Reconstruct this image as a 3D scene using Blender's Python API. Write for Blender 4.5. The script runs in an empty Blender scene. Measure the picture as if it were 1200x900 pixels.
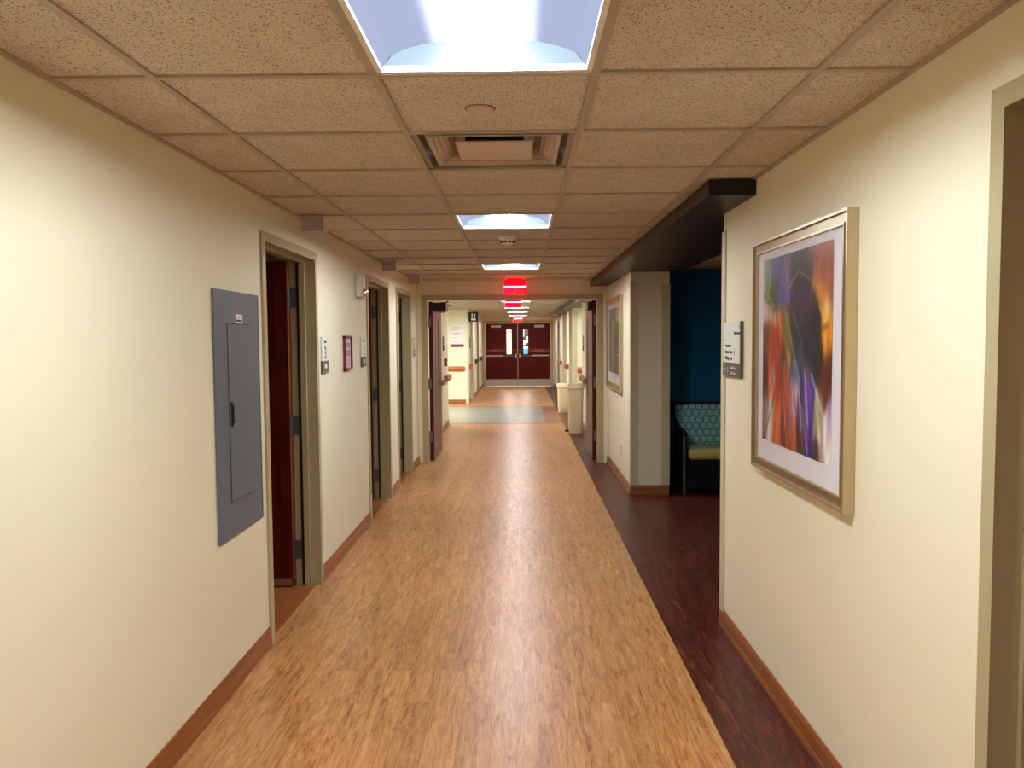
import bpy, bmesh, math, random
from mathutils import Vector, Matrix
random.seed(4)
SC = bpy.context.scene
COL = SC.collection
PI = math.pi
# ------------------------------------------------------------------ layout
H = 2.296            # ceiling
WL, WR = -1.305, 1.085
YP0, YP1 = 9.98, 10.12   # cross-corridor wall
YE = 26.3
BACK = -4.0
G = .6096
GX, GY = -.3998, 2.219   # ceiling grid origin

def lin(c):
    return tuple(((v/255)/12.92 if v/255 <= .04045 else ((v/255+.055)/1.055)**2.4) for v in c) + (1,)

# ------------------------------------------------------------------ materials
def mat(name, rgb, rough=.5, metal=0, coat=0, bump=0, bscale=200, var=0, vscale=3, emit=None, es=1, spec=.5):
    m = bpy.data.materials.new(name); m.use_nodes = True
    nt = m.node_tree; b = nt.nodes['Principled BSDF']
    c = lin(rgb)
    b.inputs['Base Color'].default_value = c
    b.inputs['Roughness'].default_value = rough
    b.inputs['Metallic'].default_value = metal
    b.inputs['Coat Weight'].default_value = coat
    b.inputs['Coat Roughness'].default_value = .1
    b.inputs['Specular IOR Level'].default_value = spec
    tc = nt.nodes.new('ShaderNodeTexCoord')
    if var:
        n = nt.nodes.new('ShaderNodeTexNoise'); n.inputs['Scale'].default_value = vscale; n.inputs['Detail'].default_value = 4
        nt.links.new(tc.outputs['Object'], n.inputs['Vector'])
        r = nt.nodes.new('ShaderNodeMix'); r.data_type = 'RGBA'
        r.inputs[6].default_value = tuple(v*(1-var) for v in c[:3])+(1,)
        r.inputs[7].default_value = tuple(min(1, v*(1+var)) for v in c[:3])+(1,)
        nt.links.new(n.outputs['Fac'], r.inputs[0]); nt.links.new(r.outputs[2], b.inputs['Base Color'])
    if bump:
        n = nt.nodes.new('ShaderNodeTexNoise'); n.inputs['Scale'].default_value = bscale; n.inputs['Detail'].default_value = 3
        nt.links.new(tc.outputs['Object'], n.inputs['Vector'])
        bp = nt.nodes.new('ShaderNodeBump'); bp.inputs['Strength'].default_value = bump; bp.inputs['Distance'].default_value = .002
        nt.links.new(n.outputs['Fac'], bp.inputs['Height']); nt.links.new(bp.outputs['Normal'], b.inputs['Normal'])
    if emit:
        b.inputs['Emission Color'].default_value = lin(emit); b.inputs['Emission Strength'].default_value = es
    return m

def ramp(nt, stops, interp='LINEAR'):
    r = nt.nodes.new('ShaderNodeValToRGB'); r.color_ramp.interpolation = interp
    e = r.color_ramp.elements
    while len(e) < len(stops): e.new(.5)
    for i, (p, c) in enumerate(stops):
        e[i].position = p; e[i].color = c if len(c) == 4 else lin(c)
    return r

def wood_floor(name, cols, seam, plank=(.92, .13), rough=.3, gscale=(24, 2.0), contrast=1.0, spec=.5):
    """plank floor, boards run along Y"""
    m = bpy.data.materials.new(name); m.use_nodes = True
    nt = m.node_tree; b = nt.nodes['Principled BSDF']; L = nt.links.new; N = nt.nodes.new
    tc = N('ShaderNodeTexCoord')
    sp = N('ShaderNodeSeparateXYZ'); L(tc.outputs['Object'], sp.inputs[0])
    sw = N('ShaderNodeCombineXYZ'); L(sp.outputs['Y'], sw.inputs['X']); L(sp.outputs['X'], sw.inputs['Y'])
    br = N('ShaderNodeTexBrick'); L(sw.outputs[0], br.inputs['Vector'])
    br.offset = .37; br.inputs['Scale'].default_value = 1
    br.inputs['Brick Width'].default_value = plank[0]; br.inputs['Row Height'].default_value = plank[1]
    br.inputs['Mortar Size'].default_value = .0008; br.inputs['Mortar Smooth'].default_value = .3
    br.inputs['Color1'].default_value = (0, 0, 0, 1); br.inputs['Color2'].default_value = (1, 1, 1, 1); br.inputs['Mortar'].default_value = (.5, .5, .5, 1)
    off = N('ShaderNodeVectorMath'); off.operation = 'SCALE'; off.inputs['Scale'].default_value = 37
    L(br.outputs['Color'], off.inputs[0])
    ad = N('ShaderNodeVectorMath'); L(tc.outputs['Object'], ad.inputs[0]); L(off.outputs[0], ad.inputs[1])
    mp = N('ShaderNodeMapping'); mp.inputs['Scale'].default_value = (gscale[0], gscale[1], 1); L(ad.outputs[0], mp.inputs['Vector'])
    n1 = N('ShaderNodeTexNoise'); n1.inputs['Scale'].default_value = 1.6; n1.inputs['Detail'].default_value = 5; n1.inputs['Roughness'].default_value = .62; n1.inputs['Distortion'].default_value = 1.3
    L(mp.outputs[0], n1.inputs['Vector'])
    # cathedral rings: sine of the noise
    mu = N('ShaderNodeMath'); mu.operation = 'MULTIPLY'; mu.inputs[1].default_value = 34; L(n1.outputs['Fac'], mu.inputs[0])
    si = N('ShaderNodeMath'); si.operation = 'SINE'; L(mu.outputs[0], si.inputs[0])
    ma = N('ShaderNodeMapRange'); ma.inputs['From Min'].default_value = -1; L(si.outputs[0], ma.inputs['Value'])
    # fine fibre
    mp2 = N('ShaderNodeMapping'); mp2.inputs['Scale'].default_value = (130, 5, 1); L(ad.outputs[0], mp2.inputs['Vector'])
    n2 = N('ShaderNodeTexNoise'); n2.inputs['Scale'].default_value = 1; n2.inputs['Detail'].default_value = 4; n2.inputs['Roughness'].default_value = .7; L(mp2.outputs[0], n2.inputs['Vector'])
    # blotch
    mp3 = N('ShaderNodeMapping'); mp3.inputs['Scale'].default_value = (24, 2.6, 1); L(ad.outputs[0], mp3.inputs['Vector'])
    n3 = N('ShaderNodeTexNoise'); n3.inputs['Scale'].default_value = 1; n3.inputs['Detail'].default_value = 6; n3.inputs['Roughness'].default_value = .7; n3.inputs['Distortion'].default_value = 1.6; L(mp3.outputs[0], n3.inputs['Vector'])
    a1 = N('ShaderNodeMath'); a1.operation = 'MULTIPLY_ADD'; a1.inputs[1].default_value = .17*contrast; L(ma.outputs[0], a1.inputs[0])
    a2 = N('ShaderNodeMath'); a2.operation = 'MULTIPLY_ADD'; a2.inputs[1].default_value = .38*contrast; L(n2.outputs['Fac'], a2.inputs[0])
    L(a2.outputs[0], a1.inputs[2])
    a3 = N('ShaderNodeMath'); a3.operation = 'MULTIPLY_ADD'; a3.inputs[1].default_value = .9*contrast; L(n3.outputs['Fac'], a3.inputs[0]); a3.inputs[2].default_value = -.20*contrast+(.5-.5*contrast)
    L(a3.outputs[0], a2.inputs[2])
    k = len(cols)
    r = ramp(nt, [(.22+.56*i/(k-1), c) for i, c in enumerate(cols)]); L(a1.outputs[0], r.inputs['Fac'])
    # per-plank tint
    tint = N('ShaderNodeMix'); tint.data_type = 'RGBA'; tint.blend_type = 'MULTIPLY'; tint.inputs[0].default_value = 1
    rr = ramp(nt, [(0, (.88, .86, .84, 1)), (1, (1.06, 1.05, 1.04, 1))]); L(br.outputs['Color'], rr.inputs['Fac'])
    L(r.outputs['Color'], tint.inputs[6]); L(rr.outputs['Color'], tint.inputs[7])
    sm = N('ShaderNodeMix'); sm.data_type = 'RGBA'; L(br.outputs['Fac'], sm.inputs[0]); L(tint.outputs[2], sm.inputs[6]); sm.inputs[7].default_value = lin(seam)
    L(sm.outputs[2], b.inputs['Base Color'])
    b.inputs['Roughness'].default_value = rough; b.inputs['Specular IOR Level'].default_value = spec
    bp = N('ShaderNodeBump'); bp.inputs['Strength'].default_value = .12; bp.inputs['Distance'].default_value = .001
    L(n2.outputs['Fac'], bp.inputs['Height']); L(bp.outputs['Normal'], b.inputs['Normal'])
    return m

def grain(name, c0, c1, axis='Z', rough=.35, coat=.0, sc=1.0, spec=.5):
    m = bpy.data.materials.new(name); m.use_nodes = True
    nt = m.node_tree; b = nt.nodes['Principled BSDF']; L = nt.links.new; N = nt.nodes.new
    tc = N('ShaderNodeTexCoord'); mp = N('ShaderNodeMapping')
    s = {'X': (2, 45, 45), 'Y': (45, 2, 45), 'Z': (45, 45, 2)}[axis]
    mp.inputs['Scale'].default_value = tuple(v*sc for v in s)
    L(tc.outputs['Object'], mp.inputs['Vector'])
    n = N('ShaderNodeTexNoise'); n.inputs['Scale'].default_value = 1; n.inputs['Detail'].default_value = 5; n.inputs['Distortion'].default_value = .6
    L(mp.outputs[0], n.inputs['Vector'])
    r = ramp(nt, [(.3, c0), (.7, c1)]); L(n.outputs['Fac'], r.inputs['Fac']); L(r.outputs['Color'], b.inputs['Base Color'])
    b.inputs['Roughness'].default_value = rough; b.inputs['Coat Weight'].default_value = coat; b.inputs['Coat Roughness'].default_value = .15
    b.inputs['Specular IOR Level'].default_value = spec
    return m

def tile_mat(em=0):
    m = bpy.data.materials.new('acoustic_tile'); m.use_nodes = True
    nt = m.node_tree; b = nt.nodes['Principled BSDF']; L = nt.links.new; N = nt.nodes.new
    tc = N('ShaderNodeTexCoord')
    mp = N('ShaderNodeMapping'); mp.inputs['Scale'].default_value = (1, 1, 1); L(tc.outputs['Object'], mp.inputs['Vector'])
    nd = N('ShaderNodeTexNoise'); nd.inputs['Scale'].default_value = 60; nd.inputs['Detail'].default_value = 2; L(mp.outputs[0], nd.inputs['Vector'])
    mixv = N('ShaderNodeVectorMath'); mixv.operation = 'MULTIPLY_ADD'; mixv.inputs[1].default_value = (.012, .012, 0)
    L(nd.outputs['Color'], mixv.inputs[0]); L(mp.outputs[0], mixv.inputs[2])
    mask = None
    for sc, th in (((90, 190, 1), .24), ((200, 95, 1), .23), ((260, 260, 1), .20)):
        m2 = N('ShaderNodeMapping'); m2.inputs['Scale'].default_value = sc; L(mixv.outputs[0], m2.inputs['Vector'])
        v = N('ShaderNodeTexVoronoi'); v.inputs['Scale'].default_value = 1; L(m2.outputs[0], v.inputs['Vector'])
        # only some cells carry a fissure
        sepc = N('ShaderNodeSeparateColor'); L(v.outputs['Color'], sepc.inputs[0])
        pick = N('ShaderNodeMath'); pick.operation = 'GREATER_THAN'; pick.inputs[1].default_value = .58; L(sepc.outputs[0], pick.inputs[0])
        lt = N('ShaderNodeMapRange'); lt.inputs['From Min'].default_value = th+.1; lt.inputs['From Max'].default_value = th; L(v.outputs['Distance'], lt.inputs['Value'])
        mm = N('ShaderNodeMath'); mm.operation = 'MULTIPLY'; L(pick.outputs[0], mm.inputs[0]); L(lt.outputs[0], mm.inputs[1])
        if mask is None: mask = mm
        else:
            mx = N('ShaderNodeMath'); mx.operation = 'MAXIMUM'; L(mask.outputs[0], mx.inputs[0]); L(mm.outputs[0], mx.inputs[1]); mask = mx
    big = N('ShaderNodeTexNoise'); big.inputs['Scale'].default_value = 9; big.inputs['Detail'].default_value = 4; L(mp.outputs[0], big.inputs['Vector'])
    base = ramp(nt, [(.3, TILE0), (.7, TILE1)]); L(big.outputs['Fac'], base.inputs['Fac'])
    mx = N('ShaderNodeMix'); mx.data_type = 'RGBA'; mx.inputs[7].default_value = lin((92, 60, 48))
    sc_ = N('ShaderNodeMath'); sc_.operation = 'MULTIPLY'; sc_.inputs[1].default_value = .92; L(mask.outputs[0], sc_.inputs[0])
    L(sc_.outputs[0], mx.inputs[0]); L(base.outputs['Color'], mx.inputs[6]); L(mx.outputs[2], b.inputs['Base Color'])
    L(mx.outputs[2], b.inputs['Emission Color']); b.inputs['Emission Strength'].default_value = em
    b.inputs['Roughness'].default_value = .95; b.inputs['Specular IOR Level'].default_value = .1
    return m
TILE0, TILE1 = (206, 193, 174), (216, 204, 186)

def emis(name, rgb, s, base=(200, 200, 200)):
    m = mat(name, base, .4, emit=rgb, es=s); return m

def glass_mat(name='clear_glass', tint=(1, 1, 1, 1), ior=1.45):
    m = bpy.data.materials.new(name); m.use_nodes = True
    nt = m.node_tree; nt.nodes.clear(); N = nt.nodes.new; L = nt.links.new
    o = N('ShaderNodeOutputMaterial'); mx = N('ShaderNodeMixShader'); t = N('ShaderNodeBsdfTransparent'); g = N('ShaderNodeBsdfGlossy')
    t.inputs['Color'].default_value = tint
    g.inputs['Roughness'].default_value = .02
    f = N('ShaderNodeFresnel'); f.inputs['IOR'].default_value = ior
    k = N('ShaderNodeMath'); k.operation = 'MULTIPLY'; k.inputs[1].default_value = .3; L(f.outputs[0], k.inputs[0]); L(k.outputs[0], mx.inputs[0]); L(t.outputs[0], mx.inputs[1]); L(g.outputs[0], mx.inputs[2]); L(mx.outputs[0], o.inputs[0])
    return m

def vcol_mat(name, rough=.35, coat=.0):
    m = bpy.data.materials.new(name); m.use_nodes = True
    nt = m.node_tree; b = nt.nodes['Principled BSDF']
    a = nt.nodes.new('ShaderNodeVertexColor'); a.layer_name = 'paint'
    nt.links.new(a.outputs['Color'], b.inputs['Base Color']); b.inputs['Roughness'].default_value = rough
    b.inputs['Coat Weight'].default_value = coat
    return m

def fabric_mat():
    """teal upholstery with a net of dark rings"""
    m = bpy.data.materials.new('ring_pattern_fabric'); m.use_nodes = True
    nt = m.node_tree; b = nt.nodes['Principled BSDF']; L = nt.links.new; N = nt.nodes.new
    tc = N('ShaderNodeTexCoord'); sp = N('ShaderNodeSeparateXYZ'); L(tc.outputs['Object'], sp.inputs[0])
    masks = []
    P, Q, RAD = .072, .136, .0345
    def ring(ox, oz):
        def frac(out, o, P):
            a = N('ShaderNodeMath'); a.operation = 'ADD'; a.inputs[1].default_value = o+40*P; L(out, a.inputs[0])
            w = N('ShaderNodeMath'); w.operation = 'WRAP'; w.inputs[1].default_value = P/2; w.inputs[2].default_value = -P/2; L(a.outputs[0], w.inputs[0]); return w
        fx, fz = frac(sp.outputs['X'], ox, P), frac(sp.outputs['Z'], oz, Q)
        c = N('ShaderNodeCombineXYZ'); L(fx.outputs[0], c.inputs[0]); L(fz.outputs[0], c.inputs[1])
        ln = N('ShaderNodeVectorMath'); ln.operation = 'LENGTH'; L(c.outputs[0], ln.inputs[0])
        d = N('ShaderNodeMath'); d.operation = 'SUBTRACT'; d.inputs[1].default_value = RAD; L(ln.outputs['Value'], d.inputs[0])
        ab = N('ShaderNodeMath'); ab.operation = 'ABSOLUTE'; L(d.outputs[0], ab.inputs[0])
        lt = N('ShaderNodeMath'); lt.operation = 'LESS_THAN'; lt.inputs[1].default_value = .0026; L(ab.outputs[0], lt.inputs[0]); return lt
    m1, m2 = ring(0, 0), ring(P/2, Q/2)
    mx_ = N('ShaderNodeMath'); mx_.operation = 'MAXIMUM'; L(m1.outputs[0], mx_.inputs[0]); L(m2.outputs[0], mx_.inputs[1])
    n = N('ShaderNodeTexNoise'); n.inputs['Scale'].default_value = 120; L(tc.outputs['Object'], n.inputs['Vector'])
    r = ramp(nt, [(.35, (128, 194, 192)), (.65, (178, 228, 220))]); L(n.outputs['Fac'], r.inputs['Fac'])
    mx = N('ShaderNodeMix'); mx.data_type = 'RGBA'; L(mx_.outputs[0], mx.inputs[0]); L(r.outputs['Color'], mx.inputs[6]); mx.inputs[7].default_value = lin((28, 60, 66))
    L(mx.outputs[2], b.inputs['Base Color']); b.inputs['Roughness'].default_value = .7
    return m

M = dict(
    wall=mat('cream_wall_paint', (236, 230, 202), .55, bump=.12, bscale=260, spec=.3),
    wall_blue=mat('dark_blue_wall_paint', (5, 98, 138), .5, bump=.1, spec=.3),
    wall_green=mat('pale_green_wall_paint', (232, 232, 205), .55, bump=.1, spec=.3),
    frame=mat('door_frame_enamel', (176, 166, 128), .28, spec=.5, var=.03),
    guard=mat('corner_guard_vinyl', (204, 194, 160), .4),
    tbar=mat('ceiling_grid_metal', (176, 162, 142), .5),
    soffit=mat('dark_brown_soffit_laminate', (44, 25, 16), .42, var=.15, vscale=8, spec=.4),
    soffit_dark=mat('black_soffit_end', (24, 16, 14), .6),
    light=wood_floor('light_plank_floor', [(92, 50, 22), (160, 104, 54), (192, 136, 80), (204, 152, 96), (220, 174, 120)], (140, 92, 52), rough=.33),
    dark=wood_floor('dark_plank_floor', [(18, 5, 3), (60, 20, 11), (92, 38, 24), (140, 70, 46)], (30, 12, 8), plank=(.92, .11), rough=.36, spec=.35),
    brownfl=wood_floor('brown_floor_border', [(96, 56, 40), (140, 90, 64), (160, 106, 78)], (70, 40, 30), rough=.35, contrast=.6),
    roomfl=wood_floor('room_plank_floor', [(110, 52, 24), (150, 84, 42), (176, 106, 58)], (80, 40, 20), rough=.35),
    bluefl=None,
    base=grain('baseboard_wood', (128, 68, 26), (168, 98, 44), 'Y', .4),
    basex=grain('baseboard_wood_across', (128, 68, 26), (168, 98, 44), 'X', .4),
    rail=grain('orange_handrail_wood', (150, 76, 34), (196, 112, 60), 'Y', .35),
    railx=grain('orange_handrail_wood_across', (160, 84, 40), (206, 122, 68), 'X', .35),
    rail_dark=grain('dark_handrail_wood', (54, 30, 14), (96, 58, 30), 'Y', .35),
    chair_rail=grain('dark_chair_rail', (78, 30, 14), (110, 48, 24), 'X', .35),
    door=grain('mahogany_door_veneer', (60, 9, 5), (96, 24, 14), 'Z', .36, spec=.3),
    door_far=grain('mahogany_door_veneer_far', (72, 6, 2), (100, 15, 7), 'Z', .45, spec=.2),
    door_edge=mat('door_edge_wood', (120, 52, 28), .4),
    door_grey=mat('dark_grey_green_door', (60, 66, 60), .4),
    steel=mat('brushed_steel', (190, 188, 184), .32, metal=1, var=.08, vscale=40),
    dullsteel=mat('dull_hinge_steel', (120, 122, 122), .4, metal=.9),
    chrome=mat('chrome', (225, 225, 225), .12, metal=1),
    black=mat('black_plastic', (14, 14, 16), .4),
    darkgrey=mat('dark_grey_plastic', (46, 46, 48), .45),
    panel=mat('grey_panel_enamel', (98, 108, 118), .42, var=.03, vscale=2, spec=.4),
    panel_line=mat('panel_seam_shadow', (34, 38, 42), .7),
    white=mat('white_plastic', (232, 230, 224), .4),
    offwhite=mat('offwhite_plastic', (226, 216, 188), .4),
    paper=mat('white_paper', (238, 236, 234), .6),
    lilac=mat('pale_lilac_paper', (222, 208, 218), .5),
    greyprint=mat('grey_print', (150, 148, 164), .6),
    signw=mat('white_sign_face', (226, 230, 222), .45),
    signg=mat('olive_grey_sign_base', (92, 88, 72), .45),
    ink=mat('dark_sign_ink', (40, 42, 42), .6),
    redframe=mat('dark_red_frame', (128, 28, 34), .35),
    red=mat('fire_alarm_red', (170, 22, 26), .4),
    redband=mat('red_warning_band', (118, 6, 6), .5),
    redtext=mat('pale_red_lettering', (250, 130, 110), .5),
    purple=mat('purple_strip', (110, 10, 110), .5),
    champagne=mat('champagne_metal_frame', (196, 178, 142), .33, metal=.75, var=.04, vscale=10),
    champagne2=mat('bronze_inner_frame', (150, 128, 96), .3, metal=.7),
    mat_board=mat('white_mat_board', (226, 224, 232), .6),
    print=vcol_mat('abstract_print'),
    glass=glass_mat('picture_glass', ior=1.16),
    lens=emis('ceiling_light_lens_glow', (245, 250, 255), 26, (255, 255, 255)),
    wing=None,
    cap=emis('ceiling_light_end_glow', (205, 236, 255), .21, (12, 12, 14)),
    vent=mat('beige_vent_metal', (196, 172, 146), .4),
    ventedge=mat('olive_vent_edge', (140, 122, 94), .4),
    exitred=emis('exit_letter_glow', (255, 0, 14), 5.5, (120, 0, 0)),
    exitpanel=emis('exit_panel_glow', (255, 0, 10), .85, (120, 0, 0)),
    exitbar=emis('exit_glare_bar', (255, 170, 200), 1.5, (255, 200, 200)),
    lamp_lens=mat('lilac_lamp_lens', (196, 180, 182), .35),
    fabric=fabric_mat(),
    vinyl=mat('olive_seat_vinyl', (196, 182, 104), .22, coat=.3, var=.05),
    chairgrey=mat('grey_chair_leg', (84, 88, 96), .3, metal=.5),
    bin=mat('cream_bin_plastic', (226, 208, 172), .42),
    binlid=mat('cream_bin_lid', (238, 222, 188), .38),
    teal=mat('teal_blue_cabinet', (30, 104, 140), .5),
    tile=tile_mat(), tile_dim=tile_mat(0),
)
# grey-blue flooring with soft streaks across
def blue_floor():
    m = bpy.data.materials.new('grey_blue_floor'); m.use_nodes = True
    nt = m.node_tree; b = nt.nodes['Principled BSDF']; L = nt.links.new; N = nt.nodes.new
    tc = N('ShaderNodeTexCoord'); mp = N('ShaderNodeMapping'); mp.inputs['Scale'].default_value = (2.2, 6, 1); L(tc.outputs['Object'], mp.inputs['Vector'])
    n = N('ShaderNodeTexNoise'); n.inputs['Scale'].default_value = 1.6; n.inputs['Detail'].default_value = 6; n.inputs['Distortion'].default_value = .5; L(mp.outputs[0], n.inputs['Vector'])
    r = ramp(nt, [(.3, (108, 108, 98)), (.7, (158, 160, 150))]); L(n.outputs['Fac'], r.inputs['Fac']); L(r.outputs['Color'], b.inputs['Base Color'])
    b.inputs['Roughness'].default_value = .28; return m
M['bluefl'] = blue_floor()
def wing_mat():
    m = bpy.data.materials.new('ceiling_light_wing_glow'); m.use_nodes = True
    nt = m.node_tree; b = nt.nodes['Principled BSDF']; L = nt.links.new; N = nt.nodes.new
    b.inputs['Base Color'].default_value = (.004, .004, .005, 1); b.inputs['Specular IOR Level'].default_value = 0
    tc = N('ShaderNodeTexCoord'); sp = N('ShaderNodeSeparateXYZ'); L(tc.outputs['Object'], sp.inputs[0])
    ab = N('ShaderNodeMath'); ab.operation = 'ABSOLUTE'; L(sp.outputs['X'], ab.inputs[0])
    mr = N('ShaderNodeMapRange'); mr.interpolation_type = 'SMOOTHERSTEP'; mr.inputs['From Min'].default_value = .085; mr.inputs['From Max'].default_value = .165
    mr.inputs['To Min'].default_value = .75; mr.inputs['To Max'].default_value = .175; L(ab.outputs[0], mr.inputs['Value'])
    b.inputs['Emission Color'].default_value = lin((206, 218, 255)); L(mr.outputs[0], b.inputs['Emission Strength']); return m
M['wing'] = wing_mat()

# ------------------------------------------------------------------ mesh helpers
class MB:
    def __init__(s): s.bm = bmesh.new()
    def box(s, a, b, bev=0, seg=2):
        x0, y0, z0 = [min(p, q) for p, q in zip(a, b)]; x1, y1, z1 = [max(p, q) for p, q in zip(a, b)]
        vs = [s.bm.verts.new(p) for p in ((x0,y0,z0),(x1,y0,z0),(x1,y1,z0),(x0,y1,z0),(x0,y0,z1),(x1,y0,z1),(x1,y1,z1),(x0,y1,z1))]
        fs = [s.bm.faces.new([vs[i] for i in f]) for f in ((0,3,2,1),(4,5,6,7),(0,1,5,4),(1,2,6,5),(2,3,7,6),(3,0,4,7))]
        if bev:
            es = list({e for f in fs for e in f.edges})
            bmesh.ops.bevel(s.bm, geom=es, offset=bev, segments=seg, profile=.5, affect='EDGES')
        return s
    def quad(s, pts):
        s.bm.faces.new([s.bm.verts.new(p) for p in pts]); return s
    def cyl(s, c, r, h, axis='Z', seg=24, r2=None):
        """frustum centred on c, length h along axis, r at the low end"""
        r2 = r if r2 is None else r2
        rot = {'Z': Matrix(), 'X': Matrix.Rotation(PI/2, 4, 'Y'), 'Y': Matrix.Rotation(-PI/2, 4, 'X')}[axis]
        bmesh.ops.create_cone(s.bm, cap_ends=True, segments=seg, radius1=r, radius2=r2, depth=h, matrix=Matrix.Translation(c) @ rot)
        return s
    def lathe(s, c, prof, seg=24, axis='Z'):
        """prof: (r, h) pairs"""
        rings = []
        for r, h in prof:
            ring = []
            for i in range(seg):
                a = 2*PI*i/seg; u, v = r*math.cos(a), r*math.sin(a)
                p = {'Z': (u, v, h), 'Y': (u, h, v), 'X': (h, u, v)}[axis]
                ring.append(s.bm.verts.new(Vector(c)+Vector(p)))
            rings.append(ring)
        for a, b in zip(rings, rings[1:]):
            for i in range(seg): s.bm.faces.new((a[i], a[(i+1) % seg], b[(i+1) % seg], b[i]))
        s.bm.faces.new(rings[0][::-1]); s.bm.faces.new(rings[-1]); return s
    def prism(s, prof, a, b, axis='Y'):
        """closed 2D profile swept along axis from a to b. axis Y: prof=(x,z); X: (y,z); Z: (x,y)"""
        f = {'Y': lambda p, t: (p[0], t, p[1]), 'X': lambda p, t: (t, p[0], p[1]), 'Z': lambda p, t: (p[0], p[1], t)}[axis]
        A = [s.bm.verts.new(f(p, a)) for p in prof]; B = [s.bm.verts.new(f(p, b)) for p in prof]
        n = len(prof)
        for i in range(n): s.bm.faces.new((A[i], A[(i+1) % n], B[(i+1) % n], B[i]))
        s.bm.faces.new(A[::-1]); s.bm.faces.new(B); return s
    def tube(s, pts, r, seg=10):
        """round bar along a list of points"""
        pts = [Vector(p) for p in pts]; rings = []
        for i, p in enumerate(pts):
            d = (pts[min(i+1, len(pts)-1)]-pts[max(i-1, 0)]).normalized()
            up = Vector((0, 0, 1)) if abs(d.z) < .9 else Vector((1, 0, 0))
            a = d.cross(up).normalized(); b = d.cross(a)
            rr = r[i] if isinstance(r, (list, tuple)) else r
            rings.append([s.bm.verts.new(p+a*rr*math.cos(2*PI*k/seg)+b*rr*math.sin(2*PI*k/seg)) for k in range(seg)])
        for A, B in zip(rings, rings[1:]):
            for k in range(seg): s.bm.faces.new((A[k], A[(k+1) % seg], B[(k+1) % seg], B[k]))
        s.bm.faces.new(rings[0][::-1]); s.bm.faces.new(rings[-1]); return s
    def build(s, name, material, parent=None, smooth=False, loc=None, angle=35):
        bmesh.ops.recalc_face_normals(s.bm, faces=s.bm.faces)
        me = bpy.data.meshes.new(name); s.bm.to_mesh(me); s.bm.free()
        me.materials.append(material)
        if smooth:
            for p in me.polygons: p.use_smooth = True
            me.set_sharp_from_angle(angle=math.radians(angle))
        o = bpy.data.objects.new(name, me); COL.objects.link(o)
        if parent: o.parent = parent
        if loc: o.location = loc
        return o

def tag(o, label=None, cat=None, group=None, kind=None):
    if label: o['label'] = label
    if cat: o['category'] = cat
    if group: o['group'] = group
    if kind: o['kind'] = kind
    return o
def thing(name, label, cat, loc=(0, 0, 0), rz=0, group=None, kind=None):
    o = bpy.data.objects.new(name, None); COL.objects.link(o); o.empty_display_size = .1
    o.location = loc; o.rotation_euler = (0, 0, rz); return tag(o, label, cat, group, kind)
def struct(mb, name, m, parent=None, smooth=False):
    o = mb.build(name, m, parent, smooth)
    if not parent: o['kind'] = 'structure'
    return o
def dup(o, parent=None):
    c = o.copy(); COL.objects.link(c)
    if parent: c.parent = parent
    for ch in list(o.children): dup(ch, c)
    return c
def text(body, size, m, parent, loc, name='lettering', align='LEFT', depth=.0006, bold=0, xs=1):
    """flat lettering facing local -Y"""
    cu = bpy.data.curves.new('t', 'FONT'); cu.body = body; cu.size = size; cu.align_x = align; cu.extrude = depth; cu.offset = bold; cu.resolution_u = 3
    t = bpy.data.objects.new('t', cu); COL.objects.link(t)
    bpy.context.view_layer.update()
    me = bpy.data.meshes.new_from_object(t.evaluated_get(bpy.context.evaluated_depsgraph_get()))
    bpy.data.objects.remove(t); bpy.data.curves.remove(cu)
    me.transform(Matrix.Rotation(PI/2, 4, 'X') @ Matrix.Diagonal((xs, 1, 1, 1)))
    me.materials.clear(); me.materials.append(m); me.name = name
    o = bpy.data.objects.new(name, me); COL.objects.link(o); o.parent = parent; o.location = loc
    return o
LEFT, RIGHT = PI/2, -PI/2        # turn a -Y facing wall piece to face +X (left wall) or -X (right wall)

# ================================================================== ROOM SHELL
T = .14
def wall_run(mb, X0, X1, y0, y1, openings, top=H):
    """wall slab between planes X0 and X1 running along Y, openings = (ya, yb, ztop)"""
    y = y0
    for a, b, z in openings:
        mb.box((X0, y, 0), (X1, a, top)); mb.box((X0, a, z), (X1, b, top)); y = b
    mb.box((X0, y, 0), (X1, y1, top)); return mb

D = [(3.99, 5.06), (6.70, 7.81), (8.29, 9.36)]
OP = [(a+.0465, b-.0465, 2.0735) for a, b in D]
struct(wall_run(MB(), WL-T, WL, BACK, YP0, OP), 'wall_left', M['wall'])
struct(wall_run(MB(), WR, WR+T, BACK, 4.285, [(.8565, 1.8035, 2.0735)]), 'wall_right', M['wall'])
# wall beyond the alcove (solid end with a front face)
struct(MB().box((WR, 7.875, 0), (1.465, YP1, H)), 'wall_right', M['wall'])
# alcove shell
struct(MB().box((1.465, 8.5, 0), (3.2, 8.62, H)), 'wall_alcove_back', M['wall_blue'])
struct(MB().box((3.2, 4.145, 0), (3.32, 8.62, H)), 'wall_alcove_side', M['wall_blue'])
struct(MB().box((WR+T, 4.145, 0), (3.2, 4.285, H)), 'wall_alcove_front', M['wall_blue'])
# cross-corridor wall
mb = MB(); mb.box((WL, YP0, 0), (-1.25, YP1, H)).box((1.031, YP0, 0), (WR, YP1, H)).box((-1.25, YP0, 2.12), (1.031, YP1, H))
struct(mb, 'wall_cross', M['wall'])
# end behind the camera
struct(MB().box((WL-T, BACK-.1, 0), (WR+T, BACK, H)), 'wall_back', M['wall'])
# rooms behind the left doors
XR = -3.4
struct(MB().box((XR-.1, 2.4, 0), (XR, 10.2, H)), 'wall_room_side', M['wall'])
for y in (2.4, 5.75, 8.0, 9.95):
    struct(MB().box((XR, y, 0), (WL-T, y+.1, H)), 'wall_room_partition', M['wall'])
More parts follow.
